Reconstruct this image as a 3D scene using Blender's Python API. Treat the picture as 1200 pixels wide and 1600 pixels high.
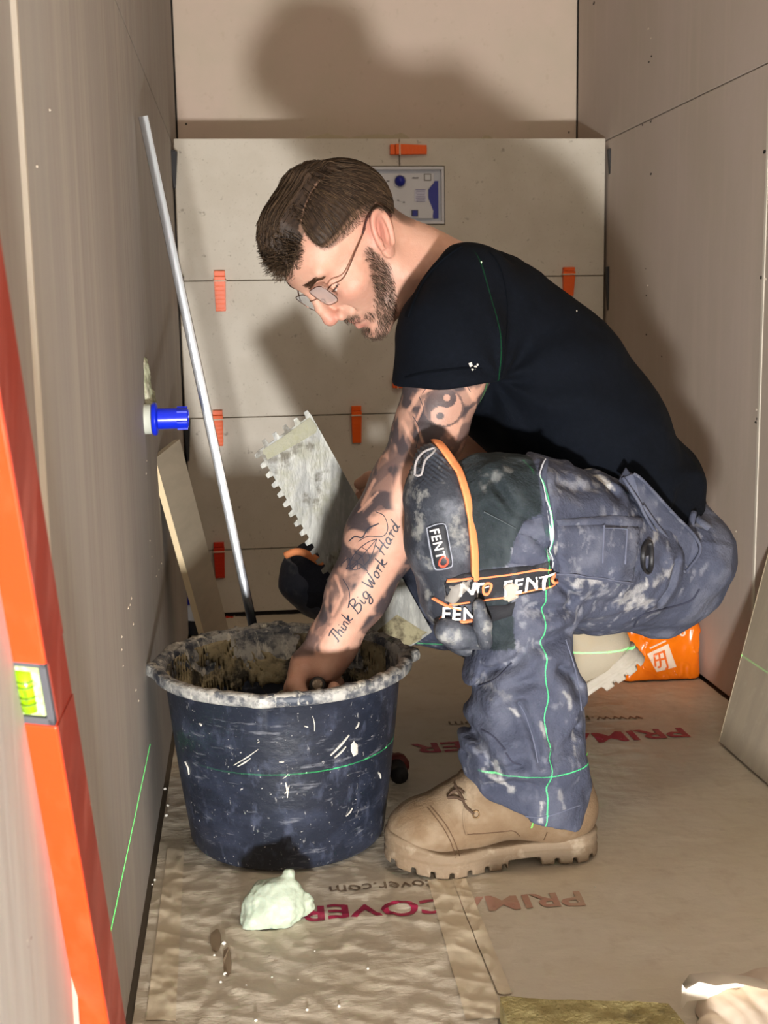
import bpy, bmesh, math, random
import numpy as np
from mathutils import Vector, Matrix
from mathutils.bvhtree import BVHTree

for _o in list(bpy.data.objects):
    bpy.data.objects.remove(_o)
SC = bpy.context.scene
LINK = SC.collection.objects.link
rng = np.random.default_rng(7)
random.seed(7)

# ------------------------------------------------------------------ camera
FPX = 1901.28
CAM = np.array([0.13463617, -2.73371098, 0.6804506])
CR = np.array([0.9931456, -0.11569278, -0.01664334])
CU = np.array([0.03492405, 0.15783373, 0.98684792])
CF = np.array([0.1115443, 0.98066493, -0.16079233])
cd = bpy.data.cameras.new('camera')
cam = bpy.data.objects.new('camera', cd)
LINK(cam)
cd.sensor_fit = 'HORIZONTAL'
cd.sensor_width = 36.0
cd.lens = FPX / 1200 * 36
cd.clip_start = 0.02
cd.dof.use_dof = True
cd.dof.focus_distance = 1.45
cd.dof.aperture_fstop = 20
_m = Matrix.Identity(4)
for _i in range(3):
    _m[_i][0], _m[_i][1], _m[_i][2], _m[_i][3] = CR[_i], CU[_i], -CF[_i], CAM[_i]
cam.matrix_world = _m
SC.camera = cam

# ------------------------------------------------------------------ world, lights, exposure
SC.view_settings.view_transform = 'Standard'
SC.view_settings.look = 'None'
SC.view_settings.gamma = 1
SC.view_settings.use_curve_mapping = False
SC.view_settings.exposure = 0.0
wd = bpy.data.worlds.new('world')
SC.world = wd
wd.use_nodes = True
wd.node_tree.nodes['Background'].inputs[0].default_value = (1.0, 0.93, 0.82, 1)
wd.node_tree.nodes['Background'].inputs[1].default_value = 1.0

def light(name, typ, loc, target, energy, col, **kw):
    l = bpy.data.lights.new(name, typ)
    o = bpy.data.objects.new(name, l)
    LINK(o)
    o.location = loc
    d = Vector(target) - Vector(loc)
    o.rotation_euler = d.to_track_quat('-Z', 'Y').to_euler()
    l.energy = energy
    l.color = col
    for k, v in kw.items():
        setattr(l, k, v)
    return o

LAMP = (0.145, -3.12, 0.095)
light('led_work_lamp', 'AREA', LAMP, (0.42, -0.3, 0.62), 64.0, (1.0, 0.985, 0.96), shape='RECTANGLE', size=0.11, size_y=0.11)
light('ceiling_lamp', 'AREA', (0.55, -1.9, 2.2), (0.5, -1.0, 0.0), 4.5, (1.0, 0.80, 0.58), shape='DISK', size=0.30)

def laser(name, loc, normal, energy, half=0.0008, lowest=-1.0):
    """a cross line laser: a point lamp that only sends light into one thin plane"""
    l = bpy.data.lights.new(name, 'POINT')
    o = bpy.data.objects.new(name, l)
    LINK(o)
    o.location = loc
    l.energy = energy
    l.shadow_soft_size = 0.0
    l.color = (0.02, 1.0, 0.14)
    l.use_nodes = True
    nt = l.node_tree
    em = [n for n in nt.nodes if n.type == 'EMISSION'][0]
    g = nt.nodes.new('ShaderNodeNewGeometry')
    dt = nt.nodes.new('ShaderNodeVectorMath')
    dt.operation = 'DOT_PRODUCT'
    n = Vector(normal).normalized()
    dt.inputs[1].default_value = n
    ab = nt.nodes.new('ShaderNodeMath')
    ab.operation = 'ABSOLUTE'
    lt = nt.nodes.new('ShaderNodeMath')
    lt.operation = 'LESS_THAN'
    lt.inputs[1].default_value = half
    nt.links.new(g.outputs['Incoming'], dt.inputs[0])
    nt.links.new(dt.outputs['Value'], ab.inputs[0])
    nt.links.new(ab.outputs[0], lt.inputs[0])
    sx = nt.nodes.new('ShaderNodeSeparateXYZ')
    nt.links.new(g.outputs['Incoming'], sx.inputs[0])
    gt = nt.nodes.new('ShaderNodeMath')
    gt.operation = 'GREATER_THAN'
    gt.inputs[1].default_value = lowest
    nt.links.new(sx.outputs['Z'], gt.inputs[0])
    mu = nt.nodes.new('ShaderNodeMath')
    mu.operation = 'MULTIPLY'
    nt.links.new(lt.outputs[0], mu.inputs[0])
    nt.links.new(gt.outputs[0], mu.inputs[1])
    nt.links.new(mu.outputs[0], em.inputs['Strength'])
    return o

LASER = (0.80, -2.25, 0.1385)
laser('laser_level_beam', LASER, (0.0, 0.0, 1.0), 500.0)
_dv = Vector((0.474 - LASER[0], -1.385 - LASER[1], 0))
laser('laser_plumb_beam', LASER, (-_dv.y, _dv.x, 0.008), 500.0, lowest=-0.083)

# ------------------------------------------------------------------ helpers: pixel <-> place
def ray(px, py):
    return CF * FPX + CR * (px - 600) - CU * (py - 800)

def at(px, py, Y):
    d = ray(px, py)
    return CAM + d * ((Y - CAM[1]) / d[1])

def atz(px, py, Z):
    d = ray(px, py)
    return CAM + d * ((Z - CAM[2]) / d[2])

def atx(px, py, X):
    d = ray(px, py)
    return CAM + d * ((X - CAM[0]) / d[0])

def proj(P):
    d = np.asarray(P, float) - CAM
    z = d @ CF
    return np.stack([600 + FPX * (d @ CR) / z, 800 - FPX * (d @ CU) / z], -1)

def mpp(p):
    return float((np.asarray(p) - CAM) @ CF) / FPX

# ------------------------------------------------------------------ helpers: colour and noise
def lin(c):
    c = np.asarray(c, float) / 255.0
    return np.where(c <= 0.04045, c / 12.92, ((c + 0.055) / 1.055) ** 2.4)

def rgba(c):
    return tuple(float(x) for x in lin(c)) + (1.0,)

def _hash(ix, iy, iz, seed):
    h = (ix * 374761393 + iy * 668265263 + iz * 2147483647 + seed * 1274126177) & 0xFFFFFFFF
    h = ((h ^ (h >> 13)) * 1274126177) & 0xFFFFFFFF
    h = h ^ (h >> 16)
    return (h & 0xFFFF).astype(np.float32) / 65535.0

def vnoise(P, scale, seed=0):
    Q = np.asarray(P, np.float64) * scale + 1000.0
    i = np.floor(Q).astype(np.int64)
    f = (Q - i).astype(np.float32)
    f = f * f * (3 - 2 * f)
    out = 0
    for dx in (0, 1):
        wx = f[:, 0] if dx else 1 - f[:, 0]
        for dy in (0, 1):
            wy = f[:, 1] if dy else 1 - f[:, 1]
            for dz in (0, 1):
                wz = f[:, 2] if dz else 1 - f[:, 2]
                out = out + wx * wy * wz * _hash(i[:, 0] + dx, i[:, 1] + dy, i[:, 2] + dz, seed)
    return out

def fbm(P, scale, seed=0, oct=3):
    a, s, t = 0.5, 0.0, 0.0
    for k in range(oct):
        s = s + a * vnoise(P, scale * 2 ** k, seed + k * 17)
        t += a
        a *= 0.5
    return s / t

def sstep(a, b, x):
    t = np.clip((x - a) / (b - a), 0, 1)
    return t * t * (3 - 2 * t)

# ------------------------------------------------------------------ helpers: materials
MATS = {}
def M(name, col=(128, 128, 128), rough=0.6, metal=0.0, spec=0.5, attr=False, layers=(), bump=(), coat=0.0, sss=0.0,
      trans=0.0, emit=None, alpha=1.0, ior=1.45, rough_noise=0.0, sheen=0.0):
    """layers: (scale xyz, low, high, colour, opacity, detail) noise masks over the base; bump: (scale xyz, distance)"""
    if name in MATS:
        return MATS[name]
    m = bpy.data.materials.new(name)
    m.use_nodes = True
    nt = m.node_tree
    N, L = nt.nodes, nt.links
    b = N['Principled BSDF']
    b.inputs['Roughness'].default_value = rough
    b.inputs['Metallic'].default_value = metal
    b.inputs['Specular IOR Level'].default_value = spec
    b.inputs['Coat Weight'].default_value = coat
    b.inputs['Coat Roughness'].default_value = 0.15
    b.inputs['Transmission Weight'].default_value = trans
    b.inputs['Alpha'].default_value = alpha
    b.inputs['IOR'].default_value = ior
    b.inputs['Sheen Weight'].default_value = sheen
    if sss:
        b.inputs['Subsurface Weight'].default_value = sss
        b.inputs['Subsurface Radius'].default_value = (1.0, 0.35, 0.2)
        b.inputs['Subsurface Scale'].default_value = 0.006
    tc = N.new('ShaderNodeTexCoord')
    if attr:
        a = N.new('ShaderNodeAttribute')
        a.attribute_name = 'Col'
        cur = a.outputs['Color']
    else:
        r = N.new('ShaderNodeRGB')
        r.outputs[0].default_value = rgba(col)
        cur = r.outputs[0]
    def noise(scale, detail):
        mp = N.new('ShaderNodeMapping')
        mp.inputs['Scale'].default_value = scale if hasattr(scale, '__len__') else (scale,) * 3
        L.new(tc.outputs['Object'], mp.inputs[0])
        n = N.new('ShaderNodeTexNoise')
        n.inputs['Scale'].default_value = 1.0
        n.inputs['Detail'].default_value = detail
        n.inputs['Roughness'].default_value = 0.62
        L.new(mp.outputs[0], n.inputs['Vector'])
        return n.outputs['Fac']
    for (scale, lo, hi, c, op, *rest) in layers:
        f = noise(scale, rest[0] if rest else 4)
        mr = N.new('ShaderNodeMapRange')
        mr.inputs['From Min'].default_value = lo
        mr.inputs['From Max'].default_value = hi
        mr.inputs['To Max'].default_value = op
        L.new(f, mr.inputs['Value'])
        mx = N.new('ShaderNodeMix')
        mx.data_type = 'RGBA'
        L.new(mr.outputs[0], mx.inputs['Factor'])
        L.new(cur, mx.inputs[6])
        mx.inputs[7].default_value = rgba(c)
        cur = mx.outputs[2]
    L.new(cur, b.inputs['Base Color'])
    if rough_noise:
        f = noise(30, 3)
        mr = N.new('ShaderNodeMapRange')
        mr.inputs['To Min'].default_value = max(0, rough - rough_noise)
        mr.inputs['To Max'].default_value = min(1, rough + rough_noise)
        L.new(f, mr.inputs['Value'])
        L.new(mr.outputs[0], b.inputs['Roughness'])
    prev = None
    for (scale, dist, *rest) in bump:
        f = noise(scale, rest[0] if rest else 4)
        bp = N.new('ShaderNodeBump')
        bp.inputs['Distance'].default_value = dist
        bp.inputs['Strength'].default_value = 1.0
        L.new(f, bp.inputs['Height'])
        if prev is not None:
            L.new(prev, bp.inputs['Normal'])
        prev = bp.outputs[0]
    if prev is not None:
        L.new(prev, b.inputs['Normal'])
    if emit:
        b.inputs['Emission Color'].default_value = rgba(emit[0])
        b.inputs['Emission Strength'].default_value = emit[1]
    MATS[name] = m
    return m

# ------------------------------------------------------------------ helpers: meshes
class MB:
    def __init__(self):
        self.v, self.f, self.n = [], [], 0
    def add(self, V, F):
        V = np.asarray(V, float).reshape(-1, 3)
        self.v.append(V)
        self.f += [tuple(i + self.n for i in t) for t in F]
        self.n += len(V)
        return self
    def box(self, lo, hi):
        x0, y0, z0 = lo
        x1, y1, z1 = hi
        return self.hexa([(x0, y0, z0), (x1, y0, z0), (x1, y1, z0), (x0, y1, z0), (x0, y0, z1), (x1, y0, z1), (x1, y1, z1), (x0, y1, z1)])
    def hexa(self, p):
        return self.add(p, [(0, 3, 2, 1), (4, 5, 6, 7), (0, 1, 5, 4), (1, 2, 6, 5), (2, 3, 7, 6), (3, 0, 4, 7)])
    def prism(self, poly, ext):
        poly = np.asarray(poly, float)
        n = len(poly)
        F = [tuple(range(n))[::-1], tuple(range(n, 2 * n))]
        F += [(i, (i + 1) % n, n + (i + 1) % n, n + i) for i in range(n)]
        return self.add(np.vstack([poly, poly + np.asarray(ext, float)]), F)
    def tube(self, pts, r, sides=8, cap=True):
        pts = np.asarray(pts, float)
        n = len(pts)
        r = np.broadcast_to(np.asarray(r, float), (n,))
        T = np.gradient(pts, axis=0)
        T /= np.linalg.norm(T, axis=1)[:, None] + 1e-12
        u = np.cross(T[0], (0.13, 0.31, 0.94))
        if np.linalg.norm(u) < 1e-3:
            u = np.cross(T[0], (1, 0, 0))
        V = []
        for i in range(n):
            u = u - T[i] * (u @ T[i])
            u /= np.linalg.norm(u)
            w = np.cross(T[i], u)
            for k in range(sides):
                a = 2 * math.pi * k / sides
                V.append(pts[i] + r[i] * (math.cos(a) * u + math.sin(a) * w))
        F = []
        for i in range(n - 1):
            for k in range(sides):
                k2 = (k + 1) % sides
                F.append((i * sides + k, i * sides + k2, (i + 1) * sides + k2, (i + 1) * sides + k))
        if cap:
            F.append(tuple(range(sides))[::-1])
            F.append(tuple(range((n - 1) * sides, n * sides)))
        return self.add(V, F)
    def lathe(self, prof, n=48, centre=(0, 0, 0), axis='z', close=False):
        c = np.asarray(centre, float)
        V = []
        for (r, z) in prof:
            for k in range(n):
                a = 2 * math.pi * k / n
                p = (r * math.cos(a), r * math.sin(a), z)
                if axis == 'x':
                    p = (z, r * math.cos(a), r * math.sin(a))
                elif axis == 'y':
                    p = (r * math.cos(a), -z, r * math.sin(a))
                V.append(c + p)
        F = []
        m = len(prof)
        for i in range(m - 1 + (1 if close else 0)):
            for k in range(n):
                k2 = (k + 1) % n
                j = (i + 1) % m
                F.append((i * n + k, i * n + k2, j * n + k2, j * n + k))
        if not close:
            F.append(tuple(range(n))[::-1])
            F.append(tuple(range((m - 1) * n, m * n)))
        return self.add(V, F)
    def build(self, name, mat, parent=None, **kw):
        return mesh(name, np.vstack(self.v), self.f, mat, parent, **kw)

def wloc(o):
    l = Vector((0, 0, 0))
    while o is not None:
        l = l + o.location
        o = o.parent
    return np.array(l)

def mesh(name, V, F, mat, parent=None, smooth=False, col=None, bevel=0.0, origin=None, stuff=False, sharp=None):
    V = np.asarray(V, float)
    if parent is not None:
        o0 = wloc(parent)
        off = o0
        own = np.zeros(3)
    else:
        own = np.array(origin, float) if origin is not None else np.array([(V[:, 0].min() + V[:, 0].max()) / 2, (V[:, 1].min() + V[:, 1].max()) / 2, V[:, 2].min()])
        off = own
    V = V - off
    me = bpy.data.meshes.new(name)
    if isinstance(F, np.ndarray):
        nf, k = F.shape
        me.vertices.add(len(V))
        me.vertices.foreach_set('co', V.astype(np.float32).ravel())
        me.loops.add(nf * k)
        me.loops.foreach_set('vertex_index', F.astype(np.int32).ravel())
        me.polygons.add(nf)
        me.polygons.foreach_set('loop_start', (np.arange(nf) * k).astype(np.int32))
        me.polygons.foreach_set('loop_total', np.full(nf, k, np.int32))
        me.update(calc_edges=True)
    else:
        me.from_pydata(V.tolist(), [], F)
        me.update()
    if smooth:
        me.polygons.foreach_set('use_smooth', np.ones(len(me.polygons), bool))
    if sharp is not None:
        me.polygons.foreach_set('use_smooth', np.ones(len(me.polygons), bool))
        me.set_sharp_from_angle(angle=math.radians(sharp))
    if col is not None:
        a = me.attributes.new('Col', 'FLOAT_COLOR', 'POINT')
        c = np.ones((len(V), 4), np.float32)
        c[:, :3] = col
        a.data.foreach_set('color', c.ravel())
    me.materials.append(mat)
    o = bpy.data.objects.new(name, me)
    LINK(o)
    o.parent = parent
    o.location = own
    if bevel:
        bm = o.modifiers.new('bevel', 'BEVEL')
        bm.width = bevel
        bm.segments = 2
        bm.limit_method = 'ANGLE'
        bm.angle_limit = math.radians(35)
    if stuff:
        o['kind'] = 'stuff'
    return o

def thing(name, label, cat, loc, group=None):
    o = bpy.data.objects.new(name, None)
    o.empty_display_size = 0.02
    LINK(o)
    o.location = tuple(float(x) for x in loc)
    o['label'] = label
    o['category'] = cat
    if group:
        o['group'] = group
    return o

def tag(o, label, cat, group=None):
    o['label'] = label
    o['category'] = cat
    if group:
        o['group'] = group
    return o

def struct(o):
    o['kind'] = 'structure'
    return o

def textmesh(s, size=1.0, bold=0.0, spacing=1.0, shear=0.0, maxedge=0.0):
    """flat letters as 2-D vertices and triangles, left edge at 0, baseline at 0"""
    c = bpy.data.curves.new('lettering', 'FONT')
    c.body = s
    c.size = size
    c.offset = bold
    c.space_character = spacing
    c.shear = shear
    c.resolution_u = 4
    o = bpy.data.objects.new('lettering', c)
    LINK(o)
    dg = bpy.context.evaluated_depsgraph_get()
    me = bpy.data.meshes.new_from_object(o.evaluated_get(dg))
    bpy.data.objects.remove(o)
    bm = bmesh.new()
    bm.from_mesh(me)
    bpy.data.meshes.remove(me)
    bmesh.ops.triangulate(bm, faces=bm.faces)
    if maxedge:
        for _ in range(5):
            es = [e for e in bm.edges if e.calc_length() > maxedge]
            if not es:
                break
            bmesh.ops.subdivide_edges(bm, edges=es, cuts=1)
            bmesh.ops.triangulate(bm, faces=bm.faces)
    bm.verts.ensure_lookup_table()
    V = np.array([v.co[:2] for v in bm.verts])
    F = [tuple(v.index for v in f.verts) for f in bm.faces]
    bm.free()
    V[:, 0] -= V[:, 0].min()
    return V, F

def spline(pts, step):
    """Catmull-Rom through pts, sampled about every step"""
    p = np.asarray(pts, float)
    if len(p) == 2:
        n = max(2, int(np.linalg.norm(p[1] - p[0]) / step) + 1)
        return p[0] + (p[1] - p[0]) * np.linspace(0, 1, n)[:, None]
    q = np.vstack([2 * p[0] - p[1], p, 2 * p[-1] - p[-2]])
    out = []
    for i in range(1, len(q) - 2):
        a, b, c, d = q[i - 1], q[i], q[i + 1], q[i + 2]
        n = max(2, int(np.linalg.norm(c - b) / step) + 1)
        t = np.linspace(0, 1, n, endpoint=False)[:, None]
        out.append(0.5 * ((2 * b) + (-a + c) * t + (2 * a - 5 * b + 4 * c - d) * t ** 2 + (-a + 3 * b - 3 * c + d) * t ** 3))
    out.append(p[-1:])
    return np.vstack(out)

def inpoly(q, poly):
    q = np.asarray(q, float)
    poly = np.asarray(poly, float)
    ins = np.zeros(len(q), bool)
    j = len(poly) - 1
    for i in range(len(poly)):
        xi, yi = poly[i]
        xj, yj = poly[j]
        c = ((yi > q[:, 1]) != (yj > q[:, 1])) & (q[:, 0] < (xj - xi) * (q[:, 1] - yi) / (yj - yi + 1e-12) + xi)
        ins ^= c
        j = i
    return ins

def segdist(q, pts):
    """distance of 2-D points to a polyline"""
    q = np.asarray(q, float)
    p = np.asarray(pts, float)
    best = np.full(len(q), 1e9)
    for a, b in zip(p[:-1], p[1:]):
        ab = b - a
        t = np.clip(((q - a) @ ab) / (ab @ ab + 1e-12), 0, 1)
        best = np.minimum(best, np.linalg.norm(q - a - t[:, None] * ab, axis=1))
    return best

# ------------------------------------------------------------------ helpers: rounded bodies from distance fields
def smin(a, b, k):
    h = np.maximum(k - np.abs(a - b), 0) / k
    return np.minimum(a, b) - h * h * k * 0.25

def smax(a, b, k):
    return -smin(-a, -b, k)

def cap(P, a, b, ra, rb):
    a = np.asarray(a, np.float32)
    ba = np.asarray(b, np.float32) - a
    pa = P - a
    t = np.clip((pa @ ba) / (ba @ ba + 1e-12), 0, 1)
    d = pa - t[:, None] * ba
    return np.sqrt(np.einsum('ij,ij->i', d, d)) - (ra + (rb - ra) * t)

def chain(P, pts, k=0.02):
    """pts: (x, y, z, r)"""
    d = None
    for p, q in zip(pts[:-1], pts[1:]):
        c = cap(P, p[:3], q[:3], p[3], q[3])
        d = c if d is None else smin(d, c, k)
    return d

def ell(P, c, r, R=None):
    q = P - np.asarray(c, np.float32)
    if R is not None:
        q = q @ np.asarray(R, np.float32)      # columns of R are the ellipsoid axes
    r = np.asarray(r, np.float32)
    k0 = np.linalg.norm(q / r, axis=1)
    k1 = np.linalg.norm(q / (r * r), axis=1)
    return k0 * (k0 - 1.0) / (k1 + 1e-9)

def sdf_mesh(f, lo, hi, h, B=10, slack=1.35):
    lo = np.asarray(lo, float)
    nb = np.ceil((np.asarray(hi, float) - lo) / (h * B)).astype(int)
    g = np.stack(np.meshgrid(*[np.arange(k) for k in nb], indexing='ij'), -1).reshape(-1, 3)
    cen = (lo + (g + 0.5) * B * h).astype(np.float32)
    d = np.concatenate([f(cen[i:i + 200000]) for i in range(0, len(cen), 200000)])
    g = g[np.abs(d) < B * h * 0.87 * slack + h]
    c1 = np.arange(B + 1)
    loc = np.stack(np.meshgrid(c1, c1, c1, indexing='ij'), -1).reshape(-1, 3)
    DIM = nb * B + 3
    allV, allI, quads = [], [], []
    S = B + 1
    step = max(1, 300000 // S ** 3)
    for s in range(0, len(g), step):
        gb = g[s:s + step]
        P = lo + ((gb[:, None, :] * B + loc[None]) * h)
        v = f(P.reshape(-1, 3).astype(np.float32)).reshape(-1, S, S, S)
        ins = v < 0
        if ins.all() or not ins.any():
            continue
        cnt = np.zeros((len(gb), B, B, B), np.int8)
        for dx in (0, 1):
            for dy in (0, 1):
                for dz in (0, 1):
                    cnt += ins[:, dx:dx + B, dy:dy + B, dz:dz + B]
        bi, i, j, k = np.nonzero((cnt > 0) & (cnt < 8))
        acc = np.zeros((len(bi), 3))
        num = np.zeros(len(bi))
        for ax in range(3):
            o1, o2 = [x for x in range(3) if x != ax]
            for e1 in (0, 1):
                for e2 in (0, 1):
                    a = [i.copy(), j.copy(), k.copy()]
                    a[o1] = a[o1] + e1
                    a[o2] = a[o2] + e2
                    b = [x.copy() for x in a]
                    b[ax] = b[ax] + 1
                    va = v[bi, a[0], a[1], a[2]]
                    vb = v[bi, b[0], b[1], b[2]]
                    x = (va < 0) != (vb < 0)
                    t = np.where(x, va / np.where(x, va - vb, 1), 0)
                    p = np.stack(a, -1).astype(float)
                    p[:, ax] += t
                    acc += np.where(x[:, None], p, 0)
                    num += x
        base = gb[bi] * B
        allV.append(lo + (base + acc / num[:, None]) * h)
        ci = base + np.stack([i, j, k], -1) + 1
        allI.append((ci[:, 0] * DIM[1] + ci[:, 1]) * DIM[2] + ci[:, 2])
        for ax in range(3):
            sl0 = [slice(None)] + [slice(0, B)] * 3
            sl1 = list(sl0)
            sl1[ax + 1] = slice(1, B + 1)
            A, Bv = ins[tuple(sl0)], ins[tuple(sl1)]
            bb, i2, j2, k2 = np.nonzero(A != Bv)
            flip = A[bb, i2, j2, k2]
            c = gb[bb] * B + np.stack([i2, j2, k2], -1) + 1
            o1, o2 = (ax + 1) % 3, (ax + 2) % 3
            q = []
            for e1, e2 in ((-1, -1), (0, -1), (0, 0), (-1, 0)):
                cc = c.copy()
                cc[:, o1] += e1
                cc[:, o2] += e2
                q.append((cc[:, 0] * DIM[1] + cc[:, 1]) * DIM[2] + cc[:, 2])
            q = np.stack(q, -1)
            q[~flip] = q[~flip][:, ::-1]
            quads.append(q)
    V = np.concatenate(allV)
    I = np.concatenate(allI)
    Q = np.concatenate(quads)
    I, first = np.unique(I, return_index=True)
    V = V[first]
    pos = np.minimum(np.searchsorted(I, Q), len(I) - 1)
    ok = (I[pos] == Q).all(1)
    return V, pos[ok]

def grad(f, V, e=0.0008):
    V = V.astype(np.float32)
    G = np.empty_like(V)
    for a in range(3):
        d = np.zeros(3, np.float32)
        d[a] = e
        G[:, a] = f(V + d) - f(V - d)
    return G / (np.linalg.norm(G, axis=1)[:, None] + 1e-9)

class Surf:
    """where a line of sight meets a built surface: used to lay seams, print and straps on it"""
    def __init__(self, V, F, mask=None):
        if mask is not None:
            keep = mask[F].all(1)
            F = F[keep]
            used, inv = np.unique(F, return_inverse=True)
            V = V[used]
            F = inv.reshape(F.shape)
        self.b = BVHTree.FromPolygons([Vector(v) for v in np.asarray(V, float)], F.tolist())
    def hit(self, px, py):
        d = ray(px, py)
        loc, n, i, dist = self.b.ray_cast(Vector(CAM), Vector(d).normalized())
        if loc is None:
            return None
        n = np.array(n)
        if n @ d > 0:
            n = -n
        return np.array(loc), n
    def ribbon(self, mb, pts, wpx, off=0.0006, step=4, thick=0.0008, closed=False):
        """a thin raised band along a polyline"""
        if closed:
            pts = list(pts) + [pts[0]]
        s = spline(pts, step)
        hs = [self.hit(*q) for q in s]
        w = np.interp(np.linspace(0, 1, len(s)), np.linspace(0, 1, np.size(wpx)), np.atleast_1d(wpx))
        run, best = [], []
        for h, ww in zip(hs + [None], list(w) + [0]):
            if h is None or (run and np.linalg.norm(h[0] - run[-1][0]) > 0.03):
                if len(run) > len(best):
                    best = run
                run = []
            if h is not None:
                run.append((h[0], h[1], ww))
        if len(best) > 1:
            self._band(mb, best, off, thick)
    def _band(self, mb, run, off, thick):
        P = np.array([r[0] for r in run])
        Nn = np.array([r[1] for r in run])
        if len(P) > 4:
            k = np.ones(3) / 3
            for a in range(3):
                Nn[1:-1, a] = np.convolve(Nn[:, a], k, 'valid')
                P[1:-1, a] = 0.5 * P[1:-1, a] + 0.5 * np.convolve(P[:, a], k, 'valid')
        T = np.gradient(P, axis=0)
        S = np.cross(Nn, T)
        S /= np.linalg.norm(S, axis=1)[:, None] + 1e-12
        W = np.array([r[2] * mpp(r[0]) * 0.5 for r in run])[:, None]
        V = np.concatenate([P - S * W + Nn * off * 0.2, P - S * W * 0.8 + Nn * (off + thick), P + S * W * 0.8 + Nn * (off + thick), P + S * W + Nn * off * 0.2])
        n = len(P)
        F = []
        for i in range(n - 1):
            for r in range(3):
                F.append((r * n + i, r * n + i + 1, (r + 1) * n + i + 1, (r + 1) * n + i))
        mb.add(V, F)
    def stamp(self, mb, V2, F, origin, ux, uy, off=0.0008):
        """flat 2-D artwork laid on the surface; ux, uy: steps per unit of the artwork"""
        hs = [self.hit(origin[0] + u * ux[0] + v * uy[0], origin[1] + u * ux[1] + v * uy[1]) for u, v in V2]
        V = np.array([h[0] + h[1] * off if h is not None else (0, 0, 0) for h in hs])
        ok = [h is not None for h in hs]
        F = [t for t in F if all(ok[i] for i in t)]
        if F:
            used = sorted({i for t in F for i in t})
            mp = {u: k for k, u in enumerate(used)}
            mb.add(V[used], [tuple(mp[i] for i in t) for t in F])
    def patch(self, mb, poly, step=5, off=0.003, close=True):
        """a panel of cloth with thickness over an outline"""
        poly = np.asarray(poly, float)
        bm = bmesh.new()
        vs = [bm.verts.new((p[0], p[1], 0)) for p in spline(list(poly) + [poly[0]], step)[:-1]] if close == 'smooth' else [bm.verts.new((p[0], p[1], 0)) for p in np.vstack([spline([a, b], step)[:-1] for a, b in zip(poly, np.roll(poly, -1, 0))])]
        nbd = len(vs)
        f = bm.faces.new(vs)
        bmesh.ops.triangulate(bm, faces=[f])
        for _ in range(5):
            es = [e for e in bm.edges if e.calc_length() > step * 1.8]
            if not es:
                break
            bmesh.ops.subdivide_edges(bm, edges=es, cuts=1)
            bmesh.ops.triangulate(bm, faces=bm.faces)
        bm.verts.ensure_lookup_table()
        q = [v.co[:2] for v in bm.verts]
        bd = [v.is_boundary for v in bm.verts]
        F = [tuple(v.index for v in t.verts) for t in bm.faces]
        bm.free()
        hs = [self.hit(*p) for p in q]
        top = np.array([h[0] + h[1] * (off * (0.15 if b else 1.0)) if h is not None else (0, 0, 0) for h, b in zip(hs, bd)])
        ok = [h is not None for h in hs]
        F = [t for t in F if all(ok[i] for i in t) and max(np.linalg.norm(top[t[i]] - top[t[i - 1]]) for i in range(3)) < .03]
        root = list(range(len(top)))
        def find(i):
            while root[i] != i:
                root[i] = root[root[i]]
                i = root[i]
            return i
        for t in F:
            root[find(t[0])] = find(t[1])
            root[find(t[1])] = find(t[2])
        if F:
            rs = [find(t[0]) for t in F]
            big = max(set(rs), key=rs.count)
            F = [t for t, r in zip(F, rs) if r == big]
            used = sorted({i for t in F for i in t})
            mp = {u: k for k, u in enumerate(used)}
            mb.add(top[used], [tuple(mp[i] for i in t) for t in F])
# ------------------------------------------------------------------ the room
W, H, YU = 0.9626, 1.0577, 0.2576
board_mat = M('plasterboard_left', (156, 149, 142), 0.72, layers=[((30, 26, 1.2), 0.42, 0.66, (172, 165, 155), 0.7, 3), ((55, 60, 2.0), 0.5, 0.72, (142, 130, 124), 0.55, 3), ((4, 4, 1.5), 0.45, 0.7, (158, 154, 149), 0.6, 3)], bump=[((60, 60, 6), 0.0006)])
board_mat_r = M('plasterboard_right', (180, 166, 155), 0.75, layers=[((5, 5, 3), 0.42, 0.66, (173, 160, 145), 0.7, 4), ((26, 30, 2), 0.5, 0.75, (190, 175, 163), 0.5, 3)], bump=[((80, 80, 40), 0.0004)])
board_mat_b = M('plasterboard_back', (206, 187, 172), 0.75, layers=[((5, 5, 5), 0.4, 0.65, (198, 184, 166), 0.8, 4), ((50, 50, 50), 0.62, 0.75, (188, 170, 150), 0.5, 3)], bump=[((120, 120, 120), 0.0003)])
plaster_edge = M('filler', (206, 198, 184), 0.8, bump=[(90, 0.0008)])
tile_mat = M('porcelain_tile', (202, 194, 180), 0.5, layers=[(9, 0.4, 0.68, (190, 181, 165), 0.8, 5), (230, 0.66, 0.74, (150, 138, 118), 0.6, 2), (46, 0.655, 0.72, (120, 108, 92), 0.6, 3)], bump=[(220, 0.0002)])
dark_mat = M('black_gap', (24, 20, 17), 0.9)
substrate = M('boxing_board', (168, 150, 128), 0.85, layers=[(30, 0.45, 0.65, (140, 122, 100), 0.7)])

def wall(name, lo, hi, mat):
    return struct(MB().box(lo, hi).build(name, mat))

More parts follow.
